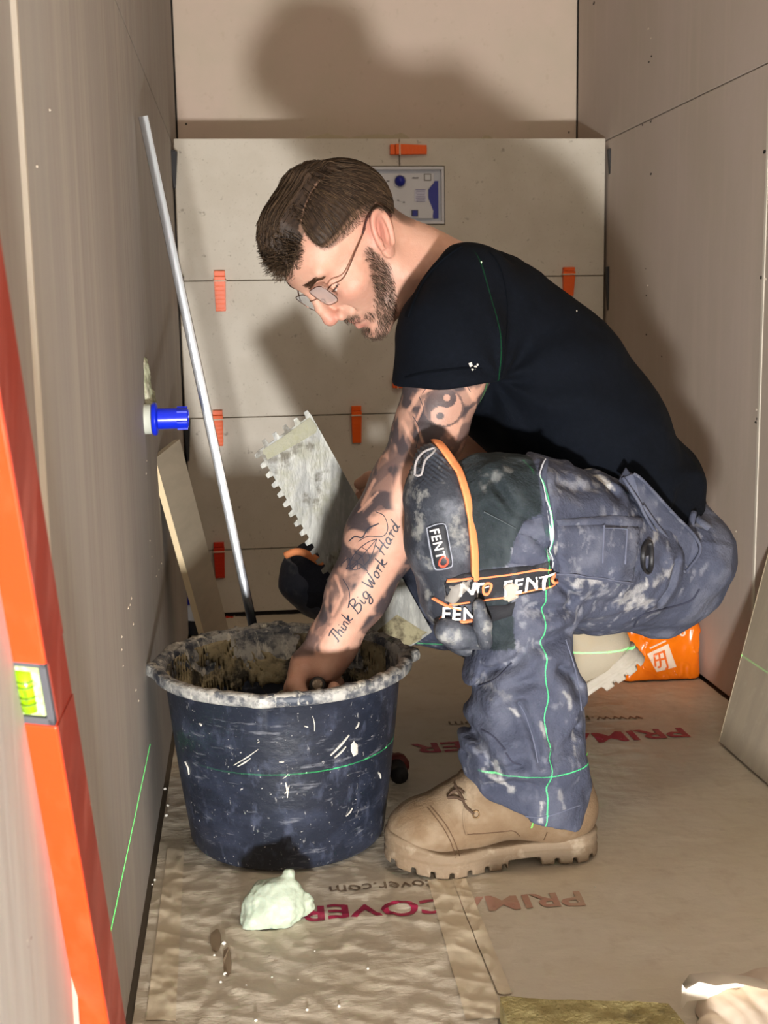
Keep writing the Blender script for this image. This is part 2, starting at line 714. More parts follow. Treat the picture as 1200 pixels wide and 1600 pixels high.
fl = wall('floor', (-0.1, -3.3, -0.06), (W + 0.1, YU + 0.05, -0.004), M('screed', (120, 110, 98), 0.9, bump=[(60, 0.001)]))
wl = wall('wall_left', (-0.09, -3.3, -0.06), (-0.0135, YU + 0.05, 2.4), dark_mat)
wr = wall('wall_right', (W + 0.0135, -3.3, -0.06), (W + 0.09, YU + 0.05, 2.4), dark_mat)
wb = wall('wall_back', (-0.0135, YU + 0.0135, -0.06), (W + 0.0135, YU + 0.09, 2.4), dark_mat)
wall('ceiling', (-0.09, -3.3, 2.4), (W + 0.09, YU + 0.09, 2.46), M('ceiling_paint', (215, 205, 190), 0.9))

def board(lo, hi, mat, parent, bev=0.0012):
    b = MB().box(lo, hi).build('plasterboard', mat, parent, bevel=bev)
    return b
# left: two sheets with the taped vertical joint, and the sheets above the horizontal joint
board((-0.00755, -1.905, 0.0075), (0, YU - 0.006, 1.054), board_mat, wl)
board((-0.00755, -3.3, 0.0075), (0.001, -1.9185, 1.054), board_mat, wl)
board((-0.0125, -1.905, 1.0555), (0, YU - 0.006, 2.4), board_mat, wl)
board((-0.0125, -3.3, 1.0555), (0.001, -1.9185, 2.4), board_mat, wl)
mesh('edge_bead', [(0.0002, -1.930, 0.01), (0.0002, -1.893, 0.01), (0.003, -1.916, 0.01), (0.0002, -1.930, 2.4), (0.0002, -1.893, 2.4), (0.003, -1.916, 2.4)],
     [(0, 2, 1), (3, 4, 5), (0, 3, 5, 2), (2, 5, 4, 1), (1, 4, 3, 0)], plaster_edge, wl)
# right
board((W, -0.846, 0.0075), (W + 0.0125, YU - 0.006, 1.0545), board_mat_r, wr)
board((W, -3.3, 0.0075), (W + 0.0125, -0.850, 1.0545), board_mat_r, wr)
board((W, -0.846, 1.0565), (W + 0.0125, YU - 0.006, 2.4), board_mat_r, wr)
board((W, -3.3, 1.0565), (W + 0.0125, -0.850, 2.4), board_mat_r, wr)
MB().box((W - 0.0016, -0.853, 0.02), (W + 0.002, -0.8445, 2.4)).build('edge_bead', plaster_edge, wr, bevel=0.0007)
# back, above the boxing: two sheets
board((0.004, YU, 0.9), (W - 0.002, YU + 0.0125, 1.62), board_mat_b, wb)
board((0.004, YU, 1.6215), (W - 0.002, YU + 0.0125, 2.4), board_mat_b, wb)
# fixings, chips and filler spots on the boards
def spots(name, parent, mat, pts, place, r, flat):
    mb = MB()
    for (px, py, s) in pts:
        c = place(px, py)
        a = rng.random(7) * 0.5 + 0.7
        n = 7
        V = [c + flat(0, 0, 1)]
        for k in range(n):
            t = 2 * math.pi * k / n
            V.append(c + flat(math.cos(t) * a[k] * r * s, math.sin(t) * a[k] * r * s * 1.5, 0.1))
        mb.add(V, [(0, 1 + k, 1 + (k + 1) % n) for k in range(n)])
    return mb.build(name, mat, parent, stuff=True)
px_x = lambda X: (lambda px, py: atx(px, py, X))
fl_l = lambda u, v, h: np.array([0.0012 * h, u * 4, v])
fl_r = lambda u, v, h: np.array([-0.0012 * h, u * 3, v])
fl_b = lambda u, v, h: np.array([u, -0.0008 * h, v])
chip = M('gypsum_chip', (226, 214, 196), 0.9)
spots('screw_hole', wr, dark_mat, [(1018, 88, 1), (1014, 97, 1), (1017, 272, 1), (1009, 420, .5), (1195, 237, 1.5), (1190, 433, 1.5), (1184, 655, 1.2), (1181, 660, 1), (928, 5, 1.6), (1004, 195, 1), (1017, 190, 1), (1034, 557, .7), (1010, 523, .9), (1010, 462, .8)], px_x(W), 0.0016, fl_r)
spots('chip', wr, chip, [(1012, 446, 1), (1013, 45, 1), (1017, 60, .8), (1150, 830, 1), (1196, 436, 1.3), (1182, 640, 1)], px_x(W), 0.0014, fl_r)
spots('chip', wl, chip, [(30, 155, 1.5), (25, 145, 1), (77, 172, .6), (82, 947, 1.1), (200, 950, 1), (208, 975, 1), (190, 995, 1), (190, 1015, 1), (212, 1078, 1), (192, 1040, .6), (248, 890, 1), (252, 880, 1), (244, 900, .8), (216, 1095, .8), (205, 935, 1), (203, 945, 1), (40, 1470, 1.4), (262, 1270, 1.2), (258, 1280, 1), (228, 740, 1), (229, 720, .8), (234, 845, .7), (237, 870, .6), (57, 260, .6)], px_x(0.0), 0.0012, fl_l)
spots('screw_hole', wl, M('chipped_paper', (96, 62, 44), 0.9), [(81, 942, 1.2), (46, 1466, 1.8), (42, 1480, 1.0), (228, 560, 1.2)], px_x(0.0), 0.0013, fl_l)
spots('chip', wb, plaster_edge, [(294, 100, .6), (440, 158, .6), (335, 93, .5), (905, 82, .8)], lambda a, b: at(a, b, YU), 0.0016, fl_b)
spots('screw_hole', wb, dark_mat, [(291, 194, 1), (889, 207, .9)], lambda a, b: at(a, b, YU), 0.0022, fl_b)
# dark gap strip up the left corner of the back wall
MB().box((0.0, YU - 0.004, 0.9), (0.0035, YU - 0.001, 2.4)).build('corner_gap', dark_mat, wb)

# ---- boxing in front of the cistern, clad in tiles
bx = struct(MB().box((0.004, 0.0105, 0.0), (W - 0.004, YU - 0.004, H - 0.012)).build('wall_boxed', substrate))
TY0, TY1 = 0.0, 0.0098
def tile(poly):
    p = [(x, TY1, z) for x, z in poly]
    return MB().prism(p, (0, TY0 - TY1, 0)).build('tile', tile_mat, bx, bevel=0.0005)
XS = 0.4926
g = 0.0012
HB = (0.398, 0.591, 0.875, 0.998)          # the flush opening
r1, r2, r3, r4 = H, H - 0.3, H - 0.6, H - 0.9
tile([(0.006, r1), (0.006, r2 + g), (XS - g, r2 + g), (XS - g, HB[2] - .002), (HB[0] - .002, HB[2] - .002), (HB[0] - .002, HB[3] + .002), (XS - g, HB[3] + .002), (XS - g, r1)])
tile([(XS + g, r1), (XS + g, HB[3] + .002), (HB[1] + .002, HB[3] + .002), (HB[1] + .002, HB[2] - .002), (XS + g, HB[2] - .002), (XS + g, r2 + g), (W - .0065, r2 + g), (W - .0065, r1)])
for a, b in ((r2, r3), (r3, r4)):
    for x0, x1 in ((0.006, XS - g), (XS + g, W - 0.0065)):
        tile([(x0, a - g), (x0, b + g), (x1, b + g), (x1, a - g)])
XO = 0.285
tile([(0.006, r4 - g), (0.006, 0.012), (XO, 0.012), (XO, r4 - g)])
tile([(XO + 0.085, r4 - g), (XO + 0.085, 0.012), (W - .0065, 0.012), (W - .0065, r4 - g)])
MB().box((XO, 0.0095, 0.012), (XO + 0.085, 0.0108, r4)).build('opening', dark_mat, bx)
MB().box((0.005, 0.003, 0.0), (W - 0.006, 0.0105, 0.011)).build('shadow_gap', dark_mat, bx)
# smears of adhesive along the ledge
mb = MB()
for (a, b, h) in ((478, 545, 9), (545, 640, 7), (752, 770, 5), (610, 640, 9)):
    n = 9
    xs = np.linspace(a, b, n)
    hh = [h * (0.15 + 0.85 * math.sin(math.pi * i / (n - 1)) * (0.6 + 0.4 * rng.random())) for i in range(n)]
    lo = [at(x, 219, 0.012) for x in xs]
    hi = [at(x, 216 - q, 0.016) for x, q in zip(xs, hh)]
    bk = [p + np.array([0, 0.02, 0]) for p in lo]
    mb.add(np.vstack([lo, hi, bk]), [(i, i + 1, n + i + 1, n + i) for i in range(n - 1)] + [(n + i, n + i + 1, 2 * n + i + 1, 2 * n + i) for i in range(n - 1)])
mb.build('adhesive_smear', M('grey_adhesive', (168, 154, 130), 0.9), bx)

# ---- protective sheet on the floor
def sheet_z(X, Y):
    P = np.stack([X, Y, np.zeros_like(X)], -1)
    a = fbm(P * np.array([1.0, 2.4, 1]), 7, 3)
    b = fbm(P * np.array([2.0, 1.0, 1]) + 0.05 * vnoise(P, 9, 8)[:, None], 16, 5)
    ridge = (1 - np.abs(2 * b - 1)) ** 4
    front = sstep(-1.15, -1.45, Y) * sstep(0.52, 0.30, X)
    amp = 0.5 + 0.9 * front
    z = 0.0008 + 0.0018 * a + 0.0020 * ridge * amp
    c1 = fbm(P @ np.array([[.86, .5, 0], [-.5, .86, 0], [0, 0, 1.]]) * np.array([9, 38, 1]) + .5 * vnoise(P, 12, 23)[:, None], 1.0, 25, 2)
    z = z + (0.0004 + 0.0010 * front) * (1 - np.abs(2 * c1 - 1)) ** 6
    z = z + 0.0003 * front * np.sin(70 * Y + 26 * X + 9 * a) * vnoise(P, 9, 21)
    return np.clip(z, 0.0006, 0.0048)
nx, ny = 210, 620
gx, gy = np.meshgrid(np.linspace(0.006, W - 0.004, nx), np.linspace(-2.5, -0.002, ny), indexing='ij')
X, Y = gx.ravel(), gy.ravel()
i = np.arange(nx * ny).reshape(nx, ny)
Q = np.stack([i[:-1, :-1], i[1:, :-1], i[1:, 1:], i[:-1, 1:]], -1).reshape(-1, 4)
sheet_mat = M('covering_paper', (198, 188, 171), 0.46, spec=0.5, layers=[((5, 5, 5), 0.4, 0.7, (190, 177, 154), 0.8, 4), ((26, 26, 26), 0.55, 0.78, (168, 150, 128), 0.5, 4), (14, 0.62, 0.78, (212, 200, 180), 0.5, 3)], bump=[((22, 48, 30), 0.0016, 4), ((160, 160, 160), 0.0003, 2)], rough_noise=0.14)
sheet = mesh('protective_sheet', np.stack([X, Y, sheet_z(X, Y)], -1), Q, sheet_mat, None, smooth=True, origin=(0.48, -1.25, 0.0))
tag(sheet, 'creased brown protective sheet printed with red lettering, covering the whole floor', 'floor covering')

def flat_strip(name, poly, mat, dz):
    """a film laid on the sheet: outline in floor coordinates"""
    poly = np.asarray(poly, float)
    a, b, c, d = poly
    n, m = 90, 14
    s, t = np.meshgrid(np.linspace(0, 1, n), np.linspace(0, 1, m), indexing='ij')
    s, t = s.ravel()[:, None], t.ravel()[:, None]
    p = (a * (1 - t) + b * t) * (1 - s) + (d * (1 - t) + c * t) * s
    z = sheet_z(p[:, 0], p[:, 1]) + dz
    k = np.arange(n * m).reshape(n, m)
    q = np.stack([k[:-1, :-1], k[1:, :-1], k[1:, 1:], k[:-1, 1:]], -1).reshape(-1, 4)
    return mesh(name, np.column_stack([p, z]), q, mat, sheet, smooth=True)
tape_mat = M('clear_tape', (202, 188, 164), 0.38, layers=[((12, 12, 12), 0.4, 0.7, (192, 176, 148), 0.7, 4)], bump=[((40, 40, 40), 0.0006)])
P2 = lambda x, y: atz(x, y, 0)[:2]
flat_strip('tape_strip', [P2(668, 1380), P2(706, 1380), P2(790, 1600), P2(728, 1600)], tape_mat, 0.0016)
flat_strip('tape_strip', [P2(706, 1380), P2(728, 1380), P2(800, 1560), P2(778, 1560)], tape_mat, 0.0021)
flat_strip('tape_strip', [P2(262, 1330), P2(288, 1330), P2(275, 1600), P2(228, 1600)], tape_mat, 0.0016)

def floor_print(s, right, left, height, bold, col, cut=None, name='lettering', fade=None):
    """lettering seen upside down: it starts at `right` and runs to `left`"""
    V, F = textmesh(s, 1.0, bold, maxedge=0.05 if height > .04 else .08)
    right, left = np.array(right), np.array(left)
    u = (left - right) / V[:, 0].max()
    n = left - right
    n = np.array([-n[1], n[0]]) / np.linalg.norm(n)
    if n[1] > 0:
        n = -n
    P = right + V[:, :1] * u + V[:, 1:2] * n * height
    keep = [t for t in F if cut is None or not any(cut(P[i]) for i in t)]
    z = sheet_z(P[:, 0], P[:, 1]) + 0.0011
    mesh(name, np.column_stack([P, z]), keep, col, sheet, smooth=True)
red_ink = M('red_print', (150, 34, 66), 0.45, bump=[((14, 30, 20), 0.0013, 2)], layers=[(60, 0.55, 0.75, (176, 90, 100), 0.6)])
pale_ink = M('red_print_under_film', (170, 128, 112), 0.45, layers=[(20, 0.45, 0.7, (172, 150, 126), 0.8)])
grey_ink = M('grey_print', (104, 88, 72), 0.5, layers=[(60, 0.5, 0.7, (150, 132, 108), 0.6)])
fold = P2(705, 1400)[0]
floor_print('PRIMACOVER', P2(905, 1398), P2(462, 1424), 0.045, 0.022, red_ink, cut=lambda p: p[0] > fold + 0.012)
floor_print('PRIMACOVER', P2(905, 1398), P2(462, 1424), 0.045, 0.022, pale_ink, cut=lambda p: p[0] < fold + 0.012)
floor_print('www.primacover.com', P2(860, 1366), P2(514, 1391), 0.030, 0.006, grey_ink, cut=lambda p: p[0] > P2(690, 1380)[0])
floor_print('PRIMACOVER', P2(1064, 1140), P2(640, 1166), 0.062, 0.022, red_ink)
floor_print('www.primacover.com', P2(1002, 1121), P2(700, 1131), 0.034, 0.006, grey_ink)

# ------------------------------------------------------------------ tile wedges
org = M('orange_plastic', (240, 98, 14), 0.42, bump=[(60, 0.0002)])
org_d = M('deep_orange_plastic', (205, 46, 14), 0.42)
blk = M('black_plastic', (44, 44, 48), 0.5)
strap_m = M('white_clip', (214, 196, 172), 0.5)

def orange_wedge(px, py, lpx, wpx, ang, label, mat=org):
    """a levelling wedge pushed through its clip: px,py centre, length and width in the picture, ang 0 = hanging down"""
    c = at(px, py, -0.004)
    s = mpp(c)
    Ln, Wd = lpx * s, wpx * s
    a = math.radians(ang)
    ux = np.array([math.cos(a), 0, math.sin(a)])
    uz = np.array([-math.sin(a), 0, math.cos(a)])
    oy = np.array([0, -1.0, 0])
    t = thing('tile_wedge', label, 'tile wedge', c, 'orange levelling wedges on the tiled wall')
    mb = MB()
    def P(u, v, d):
        return c + ux * u + uz * v + oy * d
    w, h = Wd / 2, Ln / 2
    mb.hexa([P(-w * .86, -h, -.003), P(w * .86, -h, -.003), P(w, h * .72, -.003), P(-w, h * .72, -.003), P(-w * .86, -h, .003), P(w * .86, -h, .003), P(w, h * .72, .012), P(-w, h * .72, .012)])
    mb.build('wedge', mat, t, bevel=0.0008)
    hd = MB()
    hd.hexa([P(-w * .95, h * .74, -.003), P(w * .95, h * .74, -.003), P(w * .95, h, -.003), P(-w * .95, h, -.003), P(-w * .95, h * .74, .008), P(w * .95, h * .74, .008), P(w * .95, h, .009), P(-w * .95, h, .009)])
    hd.build('wedge_head', mat, t, bevel=0.0008)
    rb = MB()
    for k in range(6):
        v = h * (0.25 - 0.22 * k)
        d = .003 + (.009) * (v + h) / (1.72 * h)
        rb.hexa([P(-w * .75, v - .0009, d - .001), P(w * .75, v - .0009, d - .001), P(w * .75, v + .0009, d - .001), P(-w * .75, v + .0009, d - .001), P(-w * .75, v - .0009, d + .0008), P(w * .75, v - .0009, d + .0008), P(w * .75, v + .0009, d + .0008), P(-w * .75, v + .0009, d + .0008)])
    rb.build('grip_rib', mat, t)
    cl = MB()
    v = h * .5
    cl.hexa([P(-w * 1.15, v - .0013, -.003), P(w * 1.15, v - .0013, -.003), P(w * 1.15, v + .0013, -.003), P(-w * 1.15, v + .0013, -.003), P(-w * 1.15, v - .0013, .014), P(w * 1.15, v - .0013, .014), P(w * 1.15, v + .0013, .014), P(-w * 1.15, v + .0013, .014)])
    cl.build('clip', strap_m, t, bevel=0.0005)
    return t
orange_wedge(638, 234, 58, 16, 90, 'orange wedge lying crosswise over the top tile joint above the flush box')
orange_wedge(344, 455, 62, 18, 0, 'orange wedge on the upper left tile joint, beside the shiny metal bar')
orange_wedge(888, 440, 44, 19, 0, 'orange wedge half hidden behind the back of the black t-shirt')
orange_wedge(341, 669, 56, 16, 0, 'orange wedge on the middle tile joint, nearest the metal bar')
orange_wedge(557, 663, 58, 16, 0, 'orange wedge on the middle tile joint, above the notched trowel')
orange_wedge(628, 598, 30, 16, 90, 'orange wedge crosswise on the upright joint, peeping out before the sleeve')
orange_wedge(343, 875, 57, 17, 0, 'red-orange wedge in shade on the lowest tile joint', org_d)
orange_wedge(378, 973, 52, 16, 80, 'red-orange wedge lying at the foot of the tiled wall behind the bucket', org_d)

def black_wedge(px, py, lpx, wpx, label, up=1):
    c = at(px, py, -0.010)
    s = mpp(c)
    h, w = lpx * s / 2, wpx * s / 2
    t = thing('black_wedge', label, 'wedge', c, 'black plastic wedges at the tile edges')
    P = lambda u, v, d: c + np.array([u, -d, v * up])
    MB().hexa([P(-w * .25, -h, -.004), P(w * .25, -h, -.004), P(w, h, -.004), P(-w, h, -.004), P(-w * .25, -h, .012), P(w * .25, -h, .012), P(w, h, .012), P(-w, h, .012)]).build('wedge', blk, t, bevel=0.001)
    MB().hexa([P(-w, h, -.004), P(w * .6, h, -.004), P(w * .5, h * 1.07, -.004), P(-w, h * 1.07, -.004), P(-w, h, .012), P(w * .6, h, .012), P(w * .5, h * 1.07, .012), P(-w, h * 1.07, .012)]).build('wedge_head', blk, t, bevel=0.0008)
    return t
black_wedge(955, 264, 56, 13, 'black wedge at the top right corner of the tiles')
black_wedge(951, 454, 68, 12, 'black wedge at the right tile edge, level with the upper joint')
black_wedge(272, 266, 56, 13, 'black wedge at the top left corner of the tiles')
black_wedge(282, 458, 52, 13, 'black wedge at the left tile edge, behind the metal bar')
black_wedge(293, 688, 64, 12, 'black wedge under the blue pipe plug at the left tile edge')

# ------------------------------------------------------------------ flush box
fb = thing('flush_box', 'white and blue recessed flush access box set in the top row of tiles', 'access box', (0.4945, 0.005, HB[2]))
wht = M('white_plastic', (206, 206, 210), 0.35)
wht2 = M('pale_grey_plastic', (190, 194, 204), 0.4)
blu = M('navy_plastic', (28, 34, 140), 0.3)
x0, x1, z0, z1 = HB
mb = MB()
e = 0.006
mb.box((x0, -0.003, z0), (x1, 0.0095, z0 + e)).box((x0, -0.003, z1 - e), (x1, 0.0095, z1)).box((x0, -0.003, z0 + e), (x0 + e, 0.0095, z1 - e)).box((x1 - e, -0.003, z0 + e), (x1, 0.0095, z1 - e))
mb.build('frame', wht, fb, bevel=0.0008)
MB().box((x0 + e, 0.0055, z0 + e), (x1 - e, 0.0095, z1 - e)).build('back_plate', wht2, fb)
pl = MB()
zc = (z0 + z1) / 2
pts = [(x0 + .012, z0 + .012), (x1 - .026, z0 + .012), (x1 - .024, z0 + .028), (x1 - .036, zc - .004), (x1 - .036, zc + .012), (x1 - .022, z1 - .034), (x1 - .022, z1 - .014), (x0 + .012, z1 - .014)]
pl.prism([(x, 0.006, z) for x, z in pts], (0, -0.006, 0)).build('cover_plate', wht, fb, bevel=0.001)
MB().prism([(x, 0.0055, z) for x, z in [(x1 - .0235, z0 + .012), (x1 - .012, z0 + .012), (x1 - .012, z1 - .03), (x1 - .020, z1 - .03), (x1 - .034, zc + .012), (x1 - .034, zc - .004)]], (0, -0.002, 0)).build('side_catch', blu, fb)
k = at(625, 283, -0.001)
MB().lathe([(0.001, 0.012), (0.006, 0.0105), (0.010, 0.006), (0.0115, 0.001), (0.0115, -0.004)], 24, (k[0], -0.002, k[2]), axis='y').build('knob', blu, fb, smooth=True)
MB().lathe([(0.0150, 0.000), (0.0150, 0.0022), (0.0125, 0.0022), (0.0125, 0.0)], 28, (k[0], 0.0, k[2]), axis='y', close=True).build('knob_ring', wht, fb, smooth=True)
def panel(name, px, py, w, h, mat, d0=0.0, d1=0.002):
    c = at(px, py, 0)
    return MB().box((c[0] - w / 2, -d1, c[2] - h / 2), (c[0] + w / 2, d0, c[2] + h / 2)).build(name, mat, fb, bevel=0.0004)
panel('slot', 668, 277, .0165, .0155, M('grey_plastic', (126, 122, 118), .5), 0, .001)
panel('button', 668, 277, .0118, .0108, wht, 0, .0022)
panel('latch_frame', 648, 333, .0195, .018, wht, 0, .002)
panel('latch_well', 648, 333, .0150, .0135, M('dark_grey_plastic', (52, 52, 66), .5), 0, .0024)
panel('latch', 648, 333.5, .0110, .0120, blu, 0, .0046)
panel('sticker', 657, 306, .0270, .0245, M('sticker_paper', (206, 206, 222), .5), 0, .0010)
ink = M('label_ink', (120, 118, 158), .6)
lb = MB()
for r in range(8):
    wv = 0.022 if r == 0 else 0.018 + 0.003 * ((r * 7) % 3) / 2
    z = at(657, 296.5 + r * 2.6, 0)[2]
    xx = at(657, 306, 0)[0]
    lb.box((xx - wv / 2, -0.0013, z - (0.0009 if r == 0 else 0.0005)), (xx + wv / 2, -0.0011, z + 0.0007))
lb.build('printed_lines', ink, fb, stuff=True)
panel('printed_plate', 615, 311, .034, .010, wht, 0, .0008)
gk = MB()
for (px, py, w) in ((623, 290, .0), (649, 278, .014), (631, 316, .004), (622, 313, .004), (606, 283, .007)):
    if w:
        c = at(px, py, 0)
        gk.box((c[0] - w / 2, -0.0015, c[2] - 0.0011), (c[0] + w / 2, -0.0009, c[2] + 0.0011))
gk.build('printed_mark', M('dark_ink', (70, 66, 74), .6), fb, stuff=True)

# ------------------------------------------------------------------ blue pipe plug in the left wall
c = atx(226, 655, 0.0)
pp = thing('pipe_plug', 'blue plastic pipe plug on a pale pipe sticking out of the left wall', 'pipe plug', (0.0, c[1], c[2] - .02))
bl = M('blue_plastic', (16, 42, 205), 0.28, spec=0.6)
cc = (0.0, c[1], c[2])
MB().lathe([(0.0205, -.02), (0.0205, .009), (0.0185, .010), (0.0185, -.02)], 32, cc, axis='x', close=True).build('pipe_collar', M('pale_pipe', (186, 190, 178), .5), pp, smooth=True)
MB().lathe([(0.002, .0102), (0.021, .0102), (0.0225, .012), (0.0225, .0155), (0.021, .017), (0.0145, .0185), (0.0142, .047), (0.0138, .058), (0.0118, .0592), (0.011, .050), (0.001, .050)], 36, cc, axis='x').build('plug', bl, pp, sharp=40)
lg = MB()
for k in range(6):
    a = k * math.pi / 3 + .3
    lg.tube([(0.044, c[1] + .0142 * math.cos(a), c[2] + .0142 * math.sin(a)), (0.058, c[1] + .0140 * math.cos(a), c[2] + .0140 * math.sin(a))], .0022, 6)
lg.build('grip_lug', bl, pp)
# broken plaster above the pipe
def fblob(P):
    q = P.copy()
    n = fbm(P, 90, 4) - .5
    base = atx(228, 605, 0.0)
    d = ell(q, (0.0, base[1], base[2] - .004), (.007, .030, .031))
    d = smin(d, ell(q, (0.0, base[1] + .006, base[2] - .024), (.009, .034, .014)), .01)
    d = smin(d, ell(q, (0.0, base[1] - .004, base[2] + .030), (.004, .018, .012)), .008)
    return d - n * .010
b0 = atx(228, 605, 0.0)
V, F = sdf_mesh(fblob, (-.001, b0[1] - .06, b0[2] - .05), (.022, b0[1] + .06, b0[2] + .06), .0016)
mesh('filler_patch', V, F, M('green_filler', (150, 152, 126), .9, layers=[(60, .5, .62, (204, 200, 176), .9), (40, .55, .65, (96, 92, 62), .8)]), wl, smooth=True, stuff=False)

# ------------------------------------------------------------------ metal bar leaning on the left wall
top = at(210, 182, -0.975)
top[0] = max(top[0], 0.012)
p0 = at(394, 972, -0.955)
dirv = p0 - top
tz = top + dirv * ((0.006 - top[2]) / dirv[2])
bar = thing('metal_bar', 'long shiny metal edging bar leaning against the left wall', 'metal bar', tz)
alu = M('polished_metal', (200, 204, 210), 0.19, metal=1.0, bump=[((200, 200, 4), 0.0002)])
ax = (top - tz) / np.linalg.norm(top - tz)
sx = np.cross(ax, (0, 1, 0))
sx /= np.linalg.norm(sx)
sy = np.cross(sx, ax)
prof = [(-.0066, .003), (-.0070, -.0006), (-.0062, -.0026), (-.0030, -.0033), (.0, -.0035), (.0030, -.0033), (.0062, -.0026), (.0070, -.0006), (.0066, .003)]
MB().prism([tz + sx * u + sy * v for u, v in prof], top - tz).build('profile', alu, bar, sharp=50)

# ------------------------------------------------------------------ tile offcut leaning on the left wall
A = atx(243, 716, 0.004)
A = at(243, 716, -0.86)
B = at(281, 686, -0.74)
Cb = at(362, 1003, -0.62)
Db = at(330, 1030, -0.74)
low = Db + (Db - A) * 0.12
low2 = Cb + (Db - A) * 0.12
to = thing('tile_offcut', 'narrow tile offcut leaning against the left wall behind the bucket', 'tile offcut', (low[0], (low[1] + low2[1]) / 2, max(0.0, low[2])))
n = np.cross(B - A, low - A)
n /= np.linalg.norm(n)
if n[0] < 0:
    n = -n
off_mat = M('offcut_face', (180, 168, 148), .55, layers=[((8, 8, 40), .4, .7, (160, 150, 132), .7)])
MB().prism([A, B, low2, low], -n * .0098).build('slab', off_mat, to, bevel=.0005)
ed = M('cut_edge', (224, 202, 164), .8)
e1 = np.cross(n, (low - A) / np.linalg.norm(low - A))
e1 = e1 if e1[1] < 0 else -e1
MB().prism([A + e1 * .0008, low + e1 * .0008, low - n * .0098 + e1 * .0008, A - n * .0098 + e1 * .0008], -e1 * .001).build('cut_edge', ed, to)

# ------------------------------------------------------------------ big tile leaning on the right wall
pa, pb = np.array([.860, -.972, .0068]), np.array([.862, -1.562, .0068])
up = np.array([.094, .050, .292])
lt = thing('leaning_tile', 'large grey-beige tile slab leaning against the right wall', 'tile slab', (.866, -1.25, 0))
nrm = np.cross(pb - pa, up)
nrm /= np.linalg.norm(nrm)
if nrm[0] > 0:
    nrm = -nrm
back = -nrm * .0095
MB().prism([pa, pb, pb + up, pa + up], back).build('slab', M('slab_face', (168, 155, 136), .5, layers=[((3, 30, 5), .4, .68, (154, 143, 126), .8), ((30, 60, 60), .55, .75, (182, 172, 154), .5)], bump=[(120, .0002)]), lt, bevel=.0006)
MB().prism([pa + (-.0, .0006, 0), pa + up + (0, .0006, 0), pa + up + (0, -.0008, 0), pa + (0, -.0008, 0)], nrm * .0004).build('edge_line', M('slab_edge', (196, 180, 152), .7), lt)

# ------------------------------------------------------------------ orange carrier bag
bc = atz(1030, 1060, 0)
def fbag(P):
    c = np.array([0.885, -0.545, 0.055], np.float32)
    q = P - c
    w = fbm(P * np.array([1, 1, .6]), 28, 11) - .5
    d = np.abs(q * np.array([1, 1, 1], np.float32)) - np.array([.058, .080, .042], np.float32)
    b = np.linalg.norm(np.maximum(d, 0), axis=1) + np.minimum(d.max(1), 0) - .016
    b = smin(b, ell(P, (.905, -.50, .095), (.045, .07, .045)), .03)
    b = smin(b, ell(P, (.80, -.53, .06), (.05, .06, .055)), .03)
    fold = np.abs(np.sin(46 * (q[:, 0] * .8 + q[:, 2] * .9 + .2 * w) + 5 * q[:, 1]))
    return b - w * .010 - .0030 * (1 - fold) ** 3
V, F = sdf_mesh(fbag, (.73, -.66, .002), (.962, -.36, .16), .0026)
V[:, 2] = np.maximum(V[:, 2], .0052)
bag_mat = M('orange_bag_film', (238, 118, 12), .25, spec=.6, layers=[(16, .5, .7, (225, 98, 10), .6)], bump=[(30, .003, 1)])
bag = mesh('carrier_bag', V, F, bag_mat, None, smooth=True)
tag(bag, 'orange plastic carrier bag with a white logo square, slumped in the right corner', 'carrier bag')
sb = Surf(V, F)
lgm = MB()
sb.patch(lgm, [(1011, 1022), (1044, 1006), (1057, 1042), (1026, 1050)], 3, .0014)
lgm.build('logo_square', M('bag_print_white', (238, 214, 190), .4), bag, smooth=True)
lgm = MB()
for s in ([(1022, 1022), (1024, 1041)], [(1029, 1020), (1032, 1040), (1027, 1042)], [(1036, 1016), (1043, 1042), (1039, 1044)], [(1022, 1023), (1038, 1017)], [(1024, 1032), (1040, 1028)]):
    sb.ribbon(lgm, s, 3.4, off=.0022, step=2, thick=.0004)
lgm.build('logo_strokes', M('bag_print_orange', (240, 110, 30), .4), bag)
lgm = MB()
sb.ribbon(lgm, [(1060, 985), (1065, 993), (1070, 990), (1068, 984)], 3, off=.0012, step=2, thick=.0004)
sb.ribbon(lgm, [(1015, 1013), (1040, 1001)], 2.5, off=.0012, step=2, thick=.0004)
lgm.build('print_mark', MATS['bag_print_white'], bag, stuff=True)

# ------------------------------------------------------------------ spirit level in the foreground
lv_top = np.array([-0.006, -2.02, 0.86])
LA = at(188, 1600, -1.86)
f_r1 = at(195, 1600, -1.80)          # outer edge of the dark side at the foot
# long edges of the box seen in the picture: front-left, front-right, side-right
eA0, eA1 = at(20, 1130, -2.03), at(115, 1600, -1.90)
ax = (eA1 - eA0) / np.linalg.norm(eA1 - eA0)
lev_o = M('orange_enamel', (212, 54, 14), .35, layers=[((40, 40, 3), .5, .75, (206, 74, 40), .5)], bump=[(40, .0004)])
lev_d = M('shaded_worn_enamel', (104, 30, 15), .5, layers=[((60, 60, 8), .45, .68, (130, 66, 54), .7, 4), ((20, 20, 3), .45, .7, (88, 22, 11), .7)])  # shade of the right side put into its enamel colour, plus random worn streaks
lv = thing('spirit_level', 'long orange spirit level leaning on the left wall at the front', 'spirit level', eA1 + ax * ((0.0 - eA1[2]) / ax[2]))
view = (eA0 + eA1) / 2 - CAM
view /= np.linalg.norm(view)
rt = np.cross(ax, view)
rt /= np.linalg.norm(rt)
rt = rt if rt[0] > 0 else -rt
wd_ = 62 * mpp(eA0)
dp = np.cross(rt, ax)
dp = dp if dp[1] > 0 else -dp
